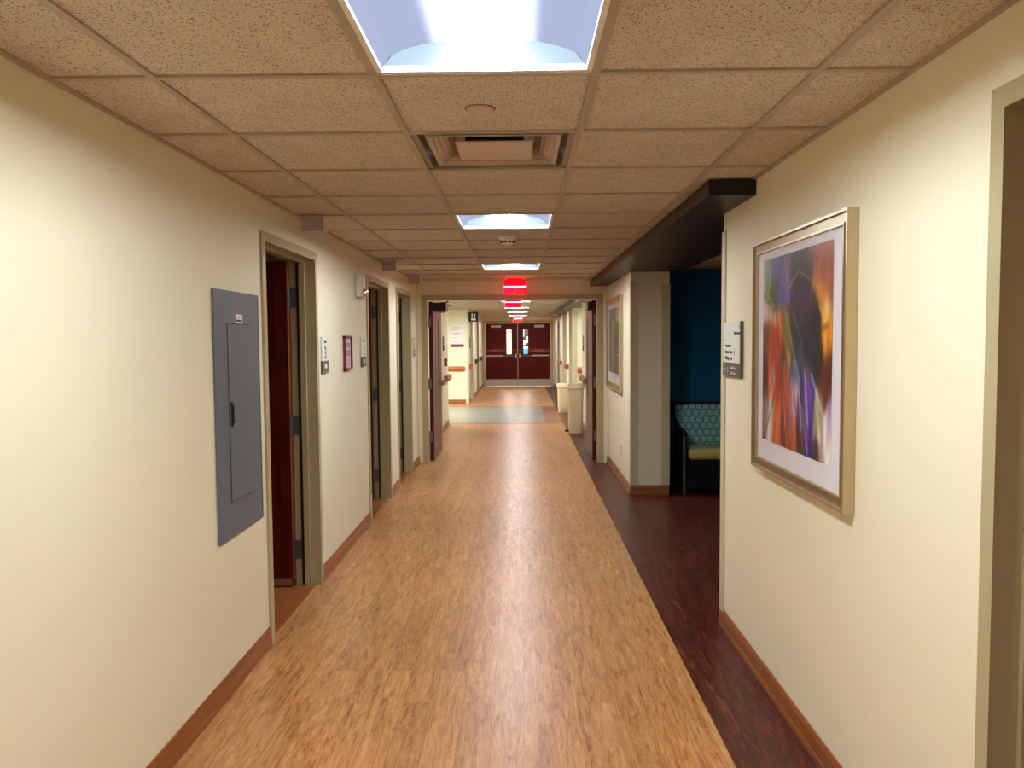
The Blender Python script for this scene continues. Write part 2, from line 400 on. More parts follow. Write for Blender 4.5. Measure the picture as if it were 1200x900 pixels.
# room behind the right door
struct(MB().box((WR+T, .3, 0), (2.6, .4, H)).box((WR+T, 2.3, 0), (2.6, 2.4, H)).box((2.6, .3, 0), (2.7, 2.4, H)), 'wall_right_room', M['wall'])
# beyond the doors, left
WL2 = -1.345
struct(wall_run(MB(), WL2-T, WL2, YP1, 14.55, [(12.2165, 13.2235, 2.0735)]), 'wall_left', M['wall_green'])
struct(MB().box((-5.4, 14.41, 0), (WL2-T, 14.55, H)), 'wall_side_corridor', M['wall_green'])
struct(MB().box((-5.5, 14.41, 0), (-5.4, 19.5, H)), 'wall_side_corridor', M['wall_green'])
# wall that carries the poster, rounded at its corner
prof = [(-5.4, 19.35), (-1.36, 19.35)] + [(-1.36+.08*math.sin(a), 19.43-.08*math.cos(a)) for a in [PI/12*k for k in range(1, 6)]] + [(-1.28, 19.43), (-1.28, 19.9), (-5.4, 19.9)]
struct(MB().prism(prof, 0, H, 'Z'), 'wall_poster', M['wall_green'])
struct(wall_run(MB(), -1.42, -1.28, 21.0, YE, [(22.8965, 23.7035, 2.0735)]).box((-1.62, 19.9, 2.12), (-1.28, 21.0, H)), 'wall_left', M['wall'])
struct(MB().box((-1.75, 19.9, 0), (-1.62, 26.3, H)), 'wall_left_recess', M['wall'])
# right side beyond
mb = MB().box((WR, YP1, 0), (WR+T, 14.2, H)); struct(mb, 'wall_right', M['wall_green'])
struct(MB().box((WR, 16.5, 0), (1.6, 16.9, H)), 'wall_right', M['wall_green'])
struct(MB().box((WR, 18.03, 0), (1.6, 19.05, H)), 'wall_right', M['wall'])
struct(MB().box((WR, 20.8, 0), (1.6, 22.4465, H)).box((WR, 22.4465, 2.0535), (1.6, 23.4535, H)).box((WR, 23.4535, 0), (1.6, YE, H)), 'wall_right', M['wall'])
struct(MB().box((1.6, 10.12, 0), (1.72, YE, H)), 'wall_right_recess', M['wall'])
# far end wall with opening
struct(MB().box((-1.6, YE, 0), (-1.26, YE+.14, H)).box((1.04, YE, 0), (1.6, YE+.14, H)).box((-1.26, YE, 2.11), (1.04, YE+.14, H)), 'wall_far', M['wall'])
# lobby behind the far doors
struct(MB().box((-1.9, 30, 0), (1.9, 30.1, H)).box((-1.9, YE+.14, 0), (-1.8, 30, H)).box((1.8, YE+.14, 0), (1.9, 30, H)), 'wall_lobby', M['wall_green'])

# floors (thin slabs laid edge to edge)
XE = .772
def slab(x0, y0, x1, y1): return MB().box((x0, y0, -.05), (x1, y1, 0))
struct(slab(WL-.02, BACK, XE, YP0+.07), 'floor', M['light'])
struct(slab(-1.6, YP0+.07, XE, 14.62), 'floor', M['light'])
struct(slab(-1.75, 18.5, XE, YE+.02), 'floor', M['light'])
struct(MB().box((XE, BACK, -.05), (WR+.2, 4.2, 0)).box((XE, 4.2, -.05), (3.3, 8.62, 0)).box((XE, 8.62, -.05), (1.7, YE+.02, 0)), 'floor', M['dark'])
struct(MB().box((-5.4, 14.62, -.05), (XE, 14.76, 0)).box((-5.4, 18.36, -.05), (XE, 18.5, 0)).box((.45, 14.76, -.05), (XE, 18.36, 0)), 'floor', M['brownfl'])
struct(slab(-5.4, 14.76, .45, 18.36), 'floor', M['bluefl'])
struct(slab(-5.4, 18.5, -1.75, 19.4), 'floor', M['light'])
struct(slab(XR, 2.4, WL-.02, 10.0), 'floor', M['roomfl'])
struct(slab(WR+.2, .3, 2.7, 2.4), 'floor', M['roomfl'])
struct(slab(-1.9, YE+.02, 1.9, 30.1), 'floor', M['light'])

# ceiling: tiles clipped to the plan, leaving holes for lights and the vent
LN = [-6, -1, 4, 9, 14, 21, 26, 31, 36]
holes = {(0, n) for n in LN} | {(0, 1)}
def ceil_rect(x0, y0, x1, y1, name='ceiling', m='tile'):
    mb = MB(); k0 = math.floor((x0-GX)/G); k1 = math.ceil((x1-GX)/G); n0 = math.floor((y0-GY)/G); n1 = math.ceil((y1-GY)/G)
    for k in range(k0, k1):
        for n in range(n0, n1):
            if (k, n) in holes: continue
            a, b = max(x0, GX+k*G), min(x1, GX+(k+1)*G); c, d = max(y0, GY+n*G), min(y1, GY+(n+1)*G)
            if b-a < .002 or d-c < .002: continue
            mb.quad([(a, c, H), (a, d, H), (b, d, H), (b, c, H)])
    o = struct(mb, name, M[m])
    g = MB(); w = .012; z0, z1 = H-.007, H+.004
    for k in range(k0, k1+1):
        x = GX+k*G
        if x0+.01 < x < x1-.01: g.box((x-w, y0, z0), (x+w, y1, z1))
    for n in range(n0, n1+1):
        y = GY+n*G
        if y0+.01 < y < y1-.01: g.box((x0, y-w, z0-.0006), (x1, y+w, z1-.0006))
    g.box((x0, y0, z0-.001), (x0+.02, y1, z1)).box((x1-.02, y0, z0-.001), (x1, y1, z1))
    g.build('ceiling_grid', M['tbar'], o)
    return o
ceil_rect(WL, BACK, WR, YP0)
ceil_rect(WR, 4.285, 3.2, 8.5, m='tile_dim')
ceil_rect(WL2, YP1, 1.6, YE)
ceil_rect(-5.4, 14.55, WL2, 19.35)
ceil_rect(XR, 2.4, WL-T, 10.0, m='tile_dim')
ceil_rect(-1.9, YE+.14, 1.9, 30.0)
struct(MB().box((WR+T, .3, H), (2.7, 2.4, H+.05)), 'ceiling', M['tile'])
struct(MB().box((-1.62, 19.9, H), (WL2, YE, H+.02)), 'ceiling', M['tile'])
# roof slab over everything keeps the plenum dark
struct(MB().box((-5.6, BACK-.2, H+.25), (3.4, 30.3, H+.3)), 'ceiling_slab', M['darkgrey'])

# soffits over the right side
def soffit(y0, y1, x1):
    o = struct(MB().box((.868, y0, 2.219), (x1, y1, H-.0075)), 'trim_soffit', M['soffit'])
    return o
mb = MB().box((.868, 3.71, 2.219), (WR, 4.285, H-.0075)).box((.868, 4.285, 2.219), (1.58, 7.875, H-.0075)).box((.868, 7.875, 2.219), (WR, YP0, H-.0075))
struct(mb, 'trim_1', M['soffit'])
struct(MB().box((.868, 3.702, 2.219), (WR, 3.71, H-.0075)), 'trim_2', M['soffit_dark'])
struct(MB().box((.905, YP1, 2.2), (WR, 22.6, H-.0075)).box((WR, 14.2, 2.2), (1.6, 16.5, H-.0075)).box((WR, 16.9, 2.2), (1.6, 18.03, H-.0075)).box((WR, 19.05, 2.2), (1.6, 20.8, H-.0075)), 'trim_3', M['soffit'])

# baseboards with a stepped cap
def bb_profile(side):   # (x, z) offset away from the wall
    p = [(0, 0), (.014, 0), (.014, .022), (.010, .03), (.010, .078), (.006, .09), (.006, .1), (0, .1)]
    return [(side*x, z) for x, z in p]
def bb(X, side, y0, y1, name):
    struct(MB().prism([(X+x, z) for x, z in bb_profile(side)], y0, y1, 'Y'), name, M['base'])
def bbx(Y, x0, x1, name):  # on a wall facing the camera
    struct(MB().prism([(Y-abs(x), z) for x, z in bb_profile(1)], x0, x1, 'X'), name, M['basex'])
for a, b in ((BACK, 3.99), (5.06, 6.70), (7.81, 8.29), (9.36, YP0)): bb(WL, 1, a, b, 'baseboard_left')
for a, b in ((BACK, .81), (1.85, 4.285)): bb(WR, -1, a, b, 'baseboard_right')
bb(WR, -1, 7.861, YP0, 'baseboard_right'); bbx(7.875, WR-.0, 1.465, 'baseboard_right_end')
bb(WL2, 1, YP1, 12.17, 'baseboard_left'); bb(WL2, 1, 13.27, 14.55, 'baseboard_left')
bbx(19.35, -5.4, -1.36, 'baseboard_poster_wall'); bb(-1.28, 1, 19.43, 19.9, 'baseboard_left'); bb(-1.28, 1, 21.05, 22.85, 'baseboard_left'); bb(-1.28, 1, 23.75, YE, 'baseboard_left')
bb(WR, -1, YP1, 14.2, 'baseboard_right'); bb(WR, -1, 16.5, 16.9, 'baseboard_right'); bb(WR, -1, 18.03, 19.05, 'baseboard_right'); bb(WR, -1, 20.8, 22.4, 'baseboard_right'); bb(WR, -1, 23.5, YE, 'baseboard_right')
bbx(16.5, WR, 1.6, 'baseboard_right_end')
struct(MB().box((1.465, 8.488, 0), (3.2, 8.5, .1)), 'baseboard_alcove_shade', M['black'])  # coloured black to put shade along the foot of the wall
# corner guards
def guard(name, x, y, sx, sy, z0=.1, z1=2.12):
    w, t = .075, .006
    mb = MB()
    mb.box((x-sx*w, y+sy*t, z0), (x+sx*t, y, z1))      # leg on the face turned to y
    mb.box((x, y, z0), (x+sx*t, y-sy*w, z1))
    struct(mb, name, M['guard'])
guard('trim_4', WR, 7.875, -1, -1)
guard('trim_5', 1.465, 7.875, 1, -1, z1=2.10)
struct(MB().box((WR-.008, 4.22, .07), (WR, 4.293, 2.125), .002).box((WR, 4.285, .07), (WR+.06, 4.293, 2.125)), 'trim_6', M['guard'])
guard('trim_7', WR, 16.5, -1, -1)
# chair rail in the alcove
struct(MB().prism([(8.5, .765), (8.48, .765), (8.468, .785), (8.468, .86), (8.455, .868), (8.455, .885), (8.5, .885)], 1.465, 3.2, 'X'), 'trim_8', M['chair_rail'])

# ================================================================== DOORS
def hinge(parent, x, y, z, name='hinge'):
    mb = MB(); mb.cyl((x, y, z), .008, .114, seg=12); mb.box((x-.001, y, z-.055), (x+.002, y+.045, z+.055)); mb.box((x-.045, y-.003, z-.055), (x, y-.0005, z+.055))
    return mb.build(name, M['dullsteel'], parent, smooth=True)
def hm_frame(root, W, top, depth, m, z_off=0):
    """hollow-metal frame, local x along the wall 0..W, y 0 at corridor face going +y into the wall"""
    f, pr = .05, .012
    for x0, s in ((0, 1), (W, -1)):
        mb = MB()
        pts = [(x0, 0), (x0, -pr), (x0+s*(f), -pr), (x0+s*(f), .055), (x0+s*(f+.016), .055), (x0+s*(f+.016), depth-.05), (x0+s*f, depth-.05), (x0+s*f, depth+pr), (x0, depth+pr), (x0, depth), (x0+s*(f-.003), depth), (x0+s*(f-.003), 0)]
        mb.prism(pts, 0, top-f, 'Z'); jb = mb.build('jamb', m, root)
        MB().box((x0+s*(f+.002), depth-.0498, .01), (x0+s*(f+.021), depth-.034, top-f-.02)).build('stop_shade', M['black'], jb)  # black strip standing in for the shade between stop and rabbet
    mb = MB()
    pts = [(0, top), (-pr, top), (-pr, top-f), (.055, top-f), (.055, top-f-.016), (depth-.05, top-f-.016), (depth-.05, top-f), (depth+pr, top-f), (depth+pr, top), (depth, top), (depth, top-f+.003), (0, top-f+.003)]
    mb.prism(pts, 0, W, 'X'); mb.build('head', m, root)
def left_door(i, y0, y1, leafm, ang=90):
    W = y1-y0
    r = thing('door_%d' % i, None, None, (WL, y0, 0), LEFT, kind='structure')
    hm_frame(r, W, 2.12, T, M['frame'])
    # leaf hinged on the far jamb, swung into the room (local +y)
    hx, hy = W-.062, T+.016
    leaf = MB().box((-.045, 0, .012), (0, W-.13, 2.06), .002, 1).build('leaf', leafm, r)
    leaf.location = (hx, hy, 0); leaf.rotation_euler = (0, 0, math.radians(90-ang))
    MB().box((-.0455, -.003, .012), (-.0, .0005, 2.06)).build('leaf_edge', M['door_edge'], leaf)
    MB().box((-.0475, .006, .012), (-.0452, W-.14, .058)).cyl((-.048, .10, .036), .004, .004, 'X', 10).build('kick_strip', M['steel'], leaf)
    MB().box((-.0462, .006, .06), (-.0452, W-.14, .36)).build('kick_plate', M['door'], leaf)
    for z in (.23, 1.03, 1.835):
        h = MB(); h.cyl((0, 0, z), .008, .124, seg=12).box((-.043, -.0046, z-.06), (-.001, -.0028, z+.06)).box((.0, -.06, z-.06), (.003, -.002, z+.06))
        for dz in (-.04, 0, .04): h.cyl((-.02, -.0052, z+dz), .004, .002, 'Y', 8)
        h.build('hinge', M['dullsteel'], leaf, smooth=True)
    hb = MB(); hb.cyl((-.055, W-.19, 1.02), .026, .014, 'X').tube([(-.06, W-.19, 1.02), (-.10, W-.19, 1.02), (-.10, W-.30, 1.02)], .009)
    hb.build('lever_handle', M['steel'], leaf, smooth=True)
    return r
left_door(1, *D[0], M['door']); left_door(2, *D[1], M['door']); left_door(3, *D[2], M['door_grey'])
# near right door: frame and a closed leaf set back in the opening
r = thing('door_4', None, None, (WR, 1.85, 0), RIGHT, kind='structure')
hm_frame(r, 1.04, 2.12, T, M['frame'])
lf = MB().box((.055, T-.05, .01), (.985, T-.006, 2.06), .002, 1).build('leaf', M['door'], r)
# doorway past the cross doors on the left, with a closed leaf
r = thing('door_5', None, None, (WL2, 12.17, 0), LEFT, kind='structure')
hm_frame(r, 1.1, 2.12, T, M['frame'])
MB().box((.055, T-.05, .01), (1.045, T-.006, 2.06)).build('leaf', M['frame'], r)
r = thing('door_6', None, None, (-1.28, 22.85, 0), LEFT, kind='structure')
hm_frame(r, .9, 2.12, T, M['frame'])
MB().box((.055, T-.05, .01), (.845, T-.006, 2.06)).build('leaf', M['door_grey'], r)
r = thing('door_7', None, None, (WR, 23.5, 0), RIGHT, kind='structure')
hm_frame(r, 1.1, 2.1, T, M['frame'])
MB().box((.055, T-.05, .01), (1.045, T-.006, 2.04)).build('leaf', M['door_grey'], r)
for i, y0 in ((8, 17.0), (9, 19.3)):
    r = thing('door_%d' % i, None, None, (1.6, y0+.95, 0), RIGHT, kind='structure')
    MB().box((0, -.02, 0), (.9, 0, 2.08)).build('frame', M['frame'], r)
    lf = MB().box((.06, -.03, .01), (.84, -.02, 2.02)).build('leaf', M['door_grey'], r)
    MB().cyl((.14, -.055, 1.0), .02, .05, 'Y').build('knob', M['steel'], lf, smooth=True)
r = thing('door_10', None, None, (-1.62, 19.95, 0), LEFT, kind='structure')
MB().box((0, -.02, 0), (1.0, 0, 2.12)).build('frame', M['frame'], r)
MB().box((.06, -.03, .01), (.94, -.02, 2.06)).build('leaf', M['door_grey'], r)

# cross-corridor frame: wide face trim
r = thing('door_11', None, None, (0, YP0, 0), 0, kind='structure')
for x0, x1 in ((-1.25, -1.182), (.951, 1.031)):
    s = 1 if x0 < 0 else -1
    xo, xi = (x0, x1) if s > 0 else (x1, x0)
    MB().prism([(xo, 0), (xo, -.012), (xi, -.012), (xi, .09), (xi-s*.012, .09), (xi-s*.012, .152), (xo, .152)], 0, 2.062, 'Z').build('jamb', M['frame'], r)
MB().prism([(0, 2.126), (-.012, 2.126), (-.012, 2.062), (.09, 2.062), (.09, 2.074), (.152, 2.074), (.152, 2.126)], -1.25, 1.031, 'X').build('head', M['frame'], r)
# the two leaves, folded back along the corridor
def cross_leaf(x0, x1, side, label):
    lr = MB().box((x0, .165, .012), (x1, 1.165, 2.05), .002, 1).build('leaf', M['door'], r)
    MB().box((x0, .161, .012), (x1, .166, 2.05)).build('leaf_edge', M['door'], lr)
    xf = x1 if side < 0 else x0; s = 1 if side < 0 else -1     # face seen from the corridor
    pv = MB().box((xf-s*.002, .80, .75), (xf+s*.004, .98, 1.87)).build('vision_trim', M['door_edge'], lr)
    MB().box((xf+s*.004, .83, .78), (xf+s*.006, .95, 1.84)).build('vision_glass', M['black'], pv)
    MB().box((xf, 1.08, .93), (xf+s*.05, 1.15, 1.01), .008).build('latch', M['steel'], lr)
    for z in (.32, 1.0, 1.80):
        MB().box((x0-.03 if side < 0 else x0+.02, .150, z-.07), (x1-.02 if side < 0 else x1+.03, .162, z+.07)).cyl(((x0-.006) if side < 0 else (x1+.006), .158, z), .009, .15, seg=12).build('hinge', M['dullsteel'], lr, smooth=True)
    # closer body and arm
    MB().box((xf, .20, 1.93), (xf+s*(.17 if side < 0 else .055), .50, 2.04), .006).build('closer_body', M['black'], lr)
    MB().tube([(xf+s*.03, .30, 2.03), (xf+s*.16, .34, 2.045), (xf+s*.20, .13, 2.048)], .011).build('closer_arm', M['darkgrey'] if side < 0 else M['chrome'], lr, smooth=True)
    if side < 0:
        MB().box((xf, .62, 1.93), (xf+.10, .86, 2.06), .008).build('hold_open_box', M['black'], lr)
        MB().cyl((xf+.14, .75, 2.025), .012, .09, 'X').build('hold_open_rod', M['chrome'], lr, smooth=True)
    return lr
cross_leaf(-1.178, -1.128, -1, ''); cross_leaf(.905, .957, 1, '')

# far double doors
r = thing('door_12', None, None, (0, YE, 0), 0, kind='structure')
for xo, xi in ((-1.27, -1.185), (1.05, .965)):
    MB().prism([(xo, 0), (xo, -.012), (xi, -.012), (xi, .142), (xo, .142)], 0, 2.095, 'Z').build('jamb', M['frame'], r)
MB().box((-1.27, -.012, 2.095), (1.05, .142, 2.165)).build('head', M['frame'], r)
xm = -.115
def far_leaf(x0, x1, wx0, wx1, s):
    # leaf with a cut-out for the window
    z0, z1 = 1.06, 1.895; y0, y1 = .02, .065
    mb = MB().box((x0, y0, .012), (wx0, y1, 2.09)).box((wx1, y0, .012), (x1, y1, 2.09)).box((wx0, y0, .012), (wx1, y1, z0)).box((wx0, y0, z1), (wx1, y1, 2.09))
    lf = mb.build('leaf', M['door_far'], r)
    wf = MB()
    for a, b in (((wx0, z0), (wx0+.012, z1)), ((wx1-.012, z0), (wx1, z1)), ((wx0, z0), (wx1, z0+.012)), ((wx0, z1-.012), (wx1, z1))):
        wf.box((a[0], y0-.006, a[1]), (b[0], y1+.006, b[1]))
    w = wf.build('window_frame', M['door_edge'], lf)
    MB().quad([(wx0+.012, .04, z0+.012), (wx1-.012, .04, z0+.012), (wx1-.012, .04, z1-.012), (wx0+.012, .04, z1-.012)]).build('pane', M['glass'], w)
    MB().box((x0+.012, y0-.003, .015), (x1-.012, y0, .235)).build('kick_plate', M['steel'], lf)
    c0, c1 = ((-1.0, -.67) if s < 0 else (.44, .77))
    MB().box((c0, y0-.05, 1.95), (c1, y0, 2.03), .004).build('closer_body', M['steel'], lf)
    b0, b1 = ((-1.15, -.60) if s < 0 else (.36, .91))
    MB().box((b0, y0-.05, .995), (b1, y0, 1.04), .005).build('push_bar', M['steel'], lf)
    b0, b1 = ((-.60, -.16) if s < 0 else (-.07, .36))
    MB().box((b0, y0-.035, 1.0), (b1, y0, 1.028)).build('push_bar_rail', M['dullsteel'], lf)
    c0, c1 = ((-.215, -.15) if s < 0 else (-.075, -.01))
    MB().box((c0, y0-.07, .94), (c1, y0, 1.09), .01).build('latch_case', M['chrome'], lf)
    bd = MB()
    for a, b in ((x0+.005, wx0), (wx1, x1-.005)): bd.box((a, y0-.002, 1.12), (b, y0, 1.24))
    band = bd.build('warning_band', M['redband'], lf)
    band['label'] = 'red warning band with lettering'
    cx = -.84 if s < 0 else .60
    text('EMERGENCY EXIT', .040, M['redtext'], band, (cx, y0-.0025, 1.19), align='CENTER')
    text('PUSH UNTIL ALARM SOUNDS', .040, M['redtext'], band, (cx, y0-.0025, 1.14), align='CENTER', xs=1.0)
    return lf
far_leaf(-1.18, xm-.003, -.49, -.31, -1); far_leaf(xm+.003, .96, .065, .235, 1)
MB().box((xm-.008, .008, .02), (xm+.008, .018, 2.09)).build('gap_glare', M['steel'], r)  # bright strip standing in for light glaring through the gap between leaves

# ================================================================== CEILING FIXTURES
def troffer():
    t = thing('ceiling_light', 'x', 'ceiling light', (0, 0, 0))
    w = G/2-.012
    # white rim
    mb = MB()
    for a, b in (((-w, -w), (w, -w+.016)), ((-w, w-.016), (w, w)), ((-w, -w), (-w+.016, w)), ((w-.016, -w), (w, w))):
        mb.box((a[0], a[1], -.005), (b[0], b[1], .012))
    mb.build('rim', M['white'], t)
    v = w-.016
    def vault(x):  # height of curved reflector
        u = abs(x)/v
        return .004+.075*math.sqrt(max(0, 1-u**2.4))
    def strip(x0, x1, n):
        m_ = MB(); xs = [x0+(x1-x0)*i/n for i in range(n+1)]
        for a, b in zip(xs, xs[1:]):
            m_.quad([(a, -v, vault(a)), (b, -v, vault(b)), (b, v, vault(b)), (a, v, vault(a))])
        return m_
    strip(-v, -.095, 8).build('reflector_wing', M['wing'], t, smooth=True)
    strip(.095, v, 8).build('reflector_wing', M['wing'], t, smooth=True)
    # central lens basket
    m_ = MB().prism([(-.095, vault(.095)), (-.085, .040), (-.06, .032), (.06, .032), (.085, .040), (.095, vault(.095))], -v, v, 'Y')
    m_.build('lens', M['lens'], t, smooth=True)
    for y in (-v, v):
        m_ = MB(); xs = [-v+2*v*i/20 for i in range(21)]
        pts = [(x, y, vault(x)) for x in xs] + [(v, y, .0), (-v, y, .0)]
        m_.quad(pts); m_.build('end_plate', M['cap'], t)
    # housing
    MB().box((-w, -w, .09), (w, w, .10)).build('housing', M['white'], t)
    return t
t0 = troffer()
LBL = ['recessed ceiling light behind the viewpoint', 'largest square ceiling light, nearest overhead at the top edge',
       'square ceiling light between the air vent and the smoke detector', 'square ceiling light just before the nearest red exit sign',
       'square ceiling light hidden just past the cross-corridor header', 'square ceiling light partly behind the hanging second exit sign',
       'thin bright ceiling light, second seen through the open doors', 'thin bright ceiling light, third seen through the open doors',
       'farthest ceiling light, just before the dark red double doors']
for i, n in enumerate(LN):
    if n == -6: t = dup(t0)
    else: t = dup(t0) if i != 1 else t0
    t.location = (GX+G/2, GY+(n+.5)*G, H); t['label'] = LBL[i]; t['group'] = 'square ceiling lights along the corridor'
for o in list(bpy.data.objects):
    if o.name.startswith('ceiling_light') and o.parent is None and abs(o.location.y-(GY-5.5*G)) < .01: o['label'] = 'square recessed ceiling light behind the camera'

# air vent
t = thing('air_vent', 'square beige metal air diffuser set in the ceiling past the nearest light', 'air vent', (GX+G/2, GY+1.5*G, H))
w = G/2-.012
mb = MB()
for s in (-1, 1):
    mb.box((-w, s*w, -.002), (w, s*(w-.022), .05)); mb.box((s*w, -w, -.002), (s*(w-.022), w, .05))
mb.build('frame', M['ventedge'], t)
MB().box((-w, -w, .075), (w, w, .08)).build('backing', M['vent'], t)
def cone(r0, z0, r1, z1, name):
    """square flared ring with curved section"""
    mb = MB(); n = 6
    secs = []
    for i in range(n+1):
        a = PI/2*i/n; secs.append((r0+(r1-r0)*math.sin(a), z0+(z1-z0)*(1-math.cos(a))))
    for (ra, za), (rb, zb) in zip(secs, secs[1:]):
        ca = [(-ra, -ra), (ra, -ra), (ra, ra), (-ra, ra)]; cb = [(-rb, -rb), (rb, -rb), (rb, rb), (-rb, rb)]
        for k in range(4):
            l = (k+1) % 4
            mb.quad([(*ca[k], za), (*ca[l], za), (*cb[l], zb), (*cb[k], zb)])
    o = mb.build(name, M['vent'], t, smooth=True, angle=50)
    sd = o.modifiers.new('t', 'SOLIDIFY'); sd.thickness = .003
cone(.245, .002, .16, .07, 'louvre')
MB().box((-.145, -.145, -.001), (.145, .145, .006), .002).build('center_plate', M['vent'], t)
MB().box((-.11, -.11, .006), (.11, .11, .075)).build('neck', M['black'], t)

# flush sprinkler covers and smoke detector
def cover(y, x, label):
    t = MB().lathe((0, 0, 0), [(.002, -.006), (.036, -.006), (.043, -.004), (.045, -.001), (.045, .0)], 32).build('sprinkler_cover', M['vent'], None, smooth=True)
    t.location = (x, y, H); MB().lathe((0, 0, 0), [(.049, -.0012), (.049, 0)], 32).build('shadow_gap', M['darkgrey'], t)
    tag(t, label, 'sprinkler cover')
cover(2.56, -.125, 'round flush sprinkler cover between nearest light and air vent')
cover(6.27, -.087, 'small round flush sprinkler cover just past the smoke detector')
t = thing('smoke_detector', 'white domed smoke detector hanging from ceiling beyond the second light', 'smoke detector', (-.092, 5.72, H))
MB().lathe((0, 0, 0), [(.066, 0), (.066, -.012), (.062, -.018), (.05, -.02)], 32).build('base', M['white'], t, smooth=True)
MB().lathe((0, 0, 0), [(.05, -.018), (.052, -.03), (.048, -.045), (.036, -.056), (.004, -.058)], 32).build('dome', M['white'], t, smooth=True)
for k in range(10):
    a = 2*PI*k/10; c, s_ = math.cos(a), math.sin(a)
    o = MB().box((.046, -.010, -.046), (.053, .010, -.034)).build('slot', M['black'], t); o.rotation_euler = (0, 0, a)

# corridor signal lamps on the ceiling above each left door
def lamp(y, label):
    t = thing('signal_lamp', label, 'signal lamp', (-1.2, y, H), group='small ceiling signal lamps by the left doors')
    MB().box((-.088, 0, -.012), (.072, .1, -.0075)).build('mount', M['vent'], t)
    MB().box((-.068, .01, -.095), (.06, .085, -.012), .004).build('housing', M['lamp_lens'], t)
    MB().box((.06, .012, -.095), (.066, .083, -.012)).build('end_cap', M['white'], t)
    g = MB()
    for k in range(5): g.box((-.064, .0085, -.085+k*.015), (.056, .0105, -.081+k*.015))
    g.build('lens_ribs', M['greyprint'], t)
lamp(4.62, 'small box lamp under the ceiling above the nearest left doorway')
lamp(7.28, 'small box lamp under the ceiling above the second left doorway')
lamp(8.98, 'small box lamp under the ceiling nearest the cross-corridor header')

# exit signs
def exit_sign(x, y, label, w=.262, h=.178, drop=0):
    t = thing('exit_sign', label, 'exit sign', (x, y, H), group='red exit signs')
    MB().box((-w*.37, -.03, -.03-drop), (w*.37, .03, 0), .004).build('canopy', M['exitpanel'], t)
    MB().box((-w/2, -.004, -h-drop-.02), (w/2, .004, -.02-drop), .002).build('panel', M['exitpanel'], t)
    for s in (-1, 1):
        fr = MB().box((s*w/2-.003, -.007, -h-drop-.022), (s*w/2+.003, .007, -.02-drop)).build('edge', M['redframe'], t)
    for sy in (-1,):
        text('EXIT', .152, M['exitred'], t, (0, -.0055, -h-drop-.005), align='CENTER', bold=.004, xs=.88, depth=.002)
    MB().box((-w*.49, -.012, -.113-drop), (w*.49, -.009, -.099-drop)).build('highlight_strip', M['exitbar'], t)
    return t
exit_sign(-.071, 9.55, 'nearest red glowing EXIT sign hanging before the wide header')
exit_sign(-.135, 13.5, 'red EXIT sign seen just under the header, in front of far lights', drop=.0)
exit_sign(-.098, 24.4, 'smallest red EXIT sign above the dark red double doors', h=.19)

# ================================================================== LEFT WALL PIECES
def wallthing(name, label, cat, side, y, z, group=None, X=None):
    X = X if X is not None else (WL if side == LEFT else WR)
    return thing(name, label, cat, (X+(.0015 if side == LEFT else -.0015), y, z), side, group)

# electrical panel
t = wallthing('electrical_panel', 'tall grey metal breaker panel mounted on left wall before first doorway', 'electrical panel', LEFT, 3.34, .69)
MB().box((0, -.010, 0), (.57, 0, 1.10), .0015, 1).build('cover', M['panel'], t)
MB().box((.555, -.0108, .02), (.557, -.0098, 1.08)).build('seam', M['panel_line'], t)
dr = MB().box((.143, -.0135, .158), (.43, -.010, .952), .001, 1).build('door', M['panel'], t)
g = MB()
for a, b in (((.1395, .1545), (.143, .9555)), ((.43, .1545), (.4325, .9555)), ((.1395, .1545), (.4325, .158)), ((.1395, .952), (.4325, .9555))):
    g.box((a[0], -.0112, a[1]), (b[0], -.0099, b[1]))
g.build('door_gap', M['panel_line'], t)
MB().box((.155, -.019, .495), (.18, -.013, .605), .002).box((.160, -.024, .51), (.170, -.018, .59), .002).build('latch', M['black'], dr)
MB().box((.172, -.0198, .50), (.1775, -.018, .60)).build('latch_plate', M['steel'], dr)
st = MB().box((.25, -.0115, .957), (.335, -.0098, .998)).build('sticker', M['paper'], t)
MB().box((.258, -.0118, .964), (.328, -.0112, .974)).box((.27, -.0118, .982), (.31, -.0112, .986)).build('print', M['ink'], st)

# room number signs
def room_sign(label, side, y, num, w=.155, X=None, z=1.353, hh=.236, grp=None):
    t = wallthing('room_sign', label, 'sign', side, y, z, grp, X)
    MB().box((0, -.012, .078), (w, 0, hh), .0015).build('face', M['signw'], t)
    b = MB().box((0, -.016, 0), (w, 0, .080), .002).build('base', M['signg'], t)
    MB().box((w*.28, -.0175, .032), (w*.62, -.0155, .056)).build('slider', M['paper'], b)
    text('Exam', .030, M['ink'], t, (w/2, -.0128, hh-.040), align='CENTER')
    text(num, .115, M['ink'], t, (w/2, -.0128, .094), name='numeral', align='CENTER')
    return t
room_sign('white and grey room sign with a dark 3 beside the nearest left doorway', LEFT, 5.14, '3')
room_sign('white and grey room sign between the red framed notice and second doorway', LEFT, 6.43, '2')
t = wallthing('room_sign', 'pale tall room sign with dark insert left of the open cross doors', 'sign', LEFT, 9.50, 1.36)
MB().box((0, -.012, 0), (.17, 0, .235), .002).build('face', M['guard'], t)
MB().box((.03, -.014, .012), (.14, -.0118, .088)).build('insert', M['black'], t)
MB().box((.06, -.0155, .04), (.11, -.0138, .07)).build('slider', M['paper'], t)
MB().box((.02, -.013, .16), (.15, -.0118, .20)).build('name_strip', M['offwhite'], t)

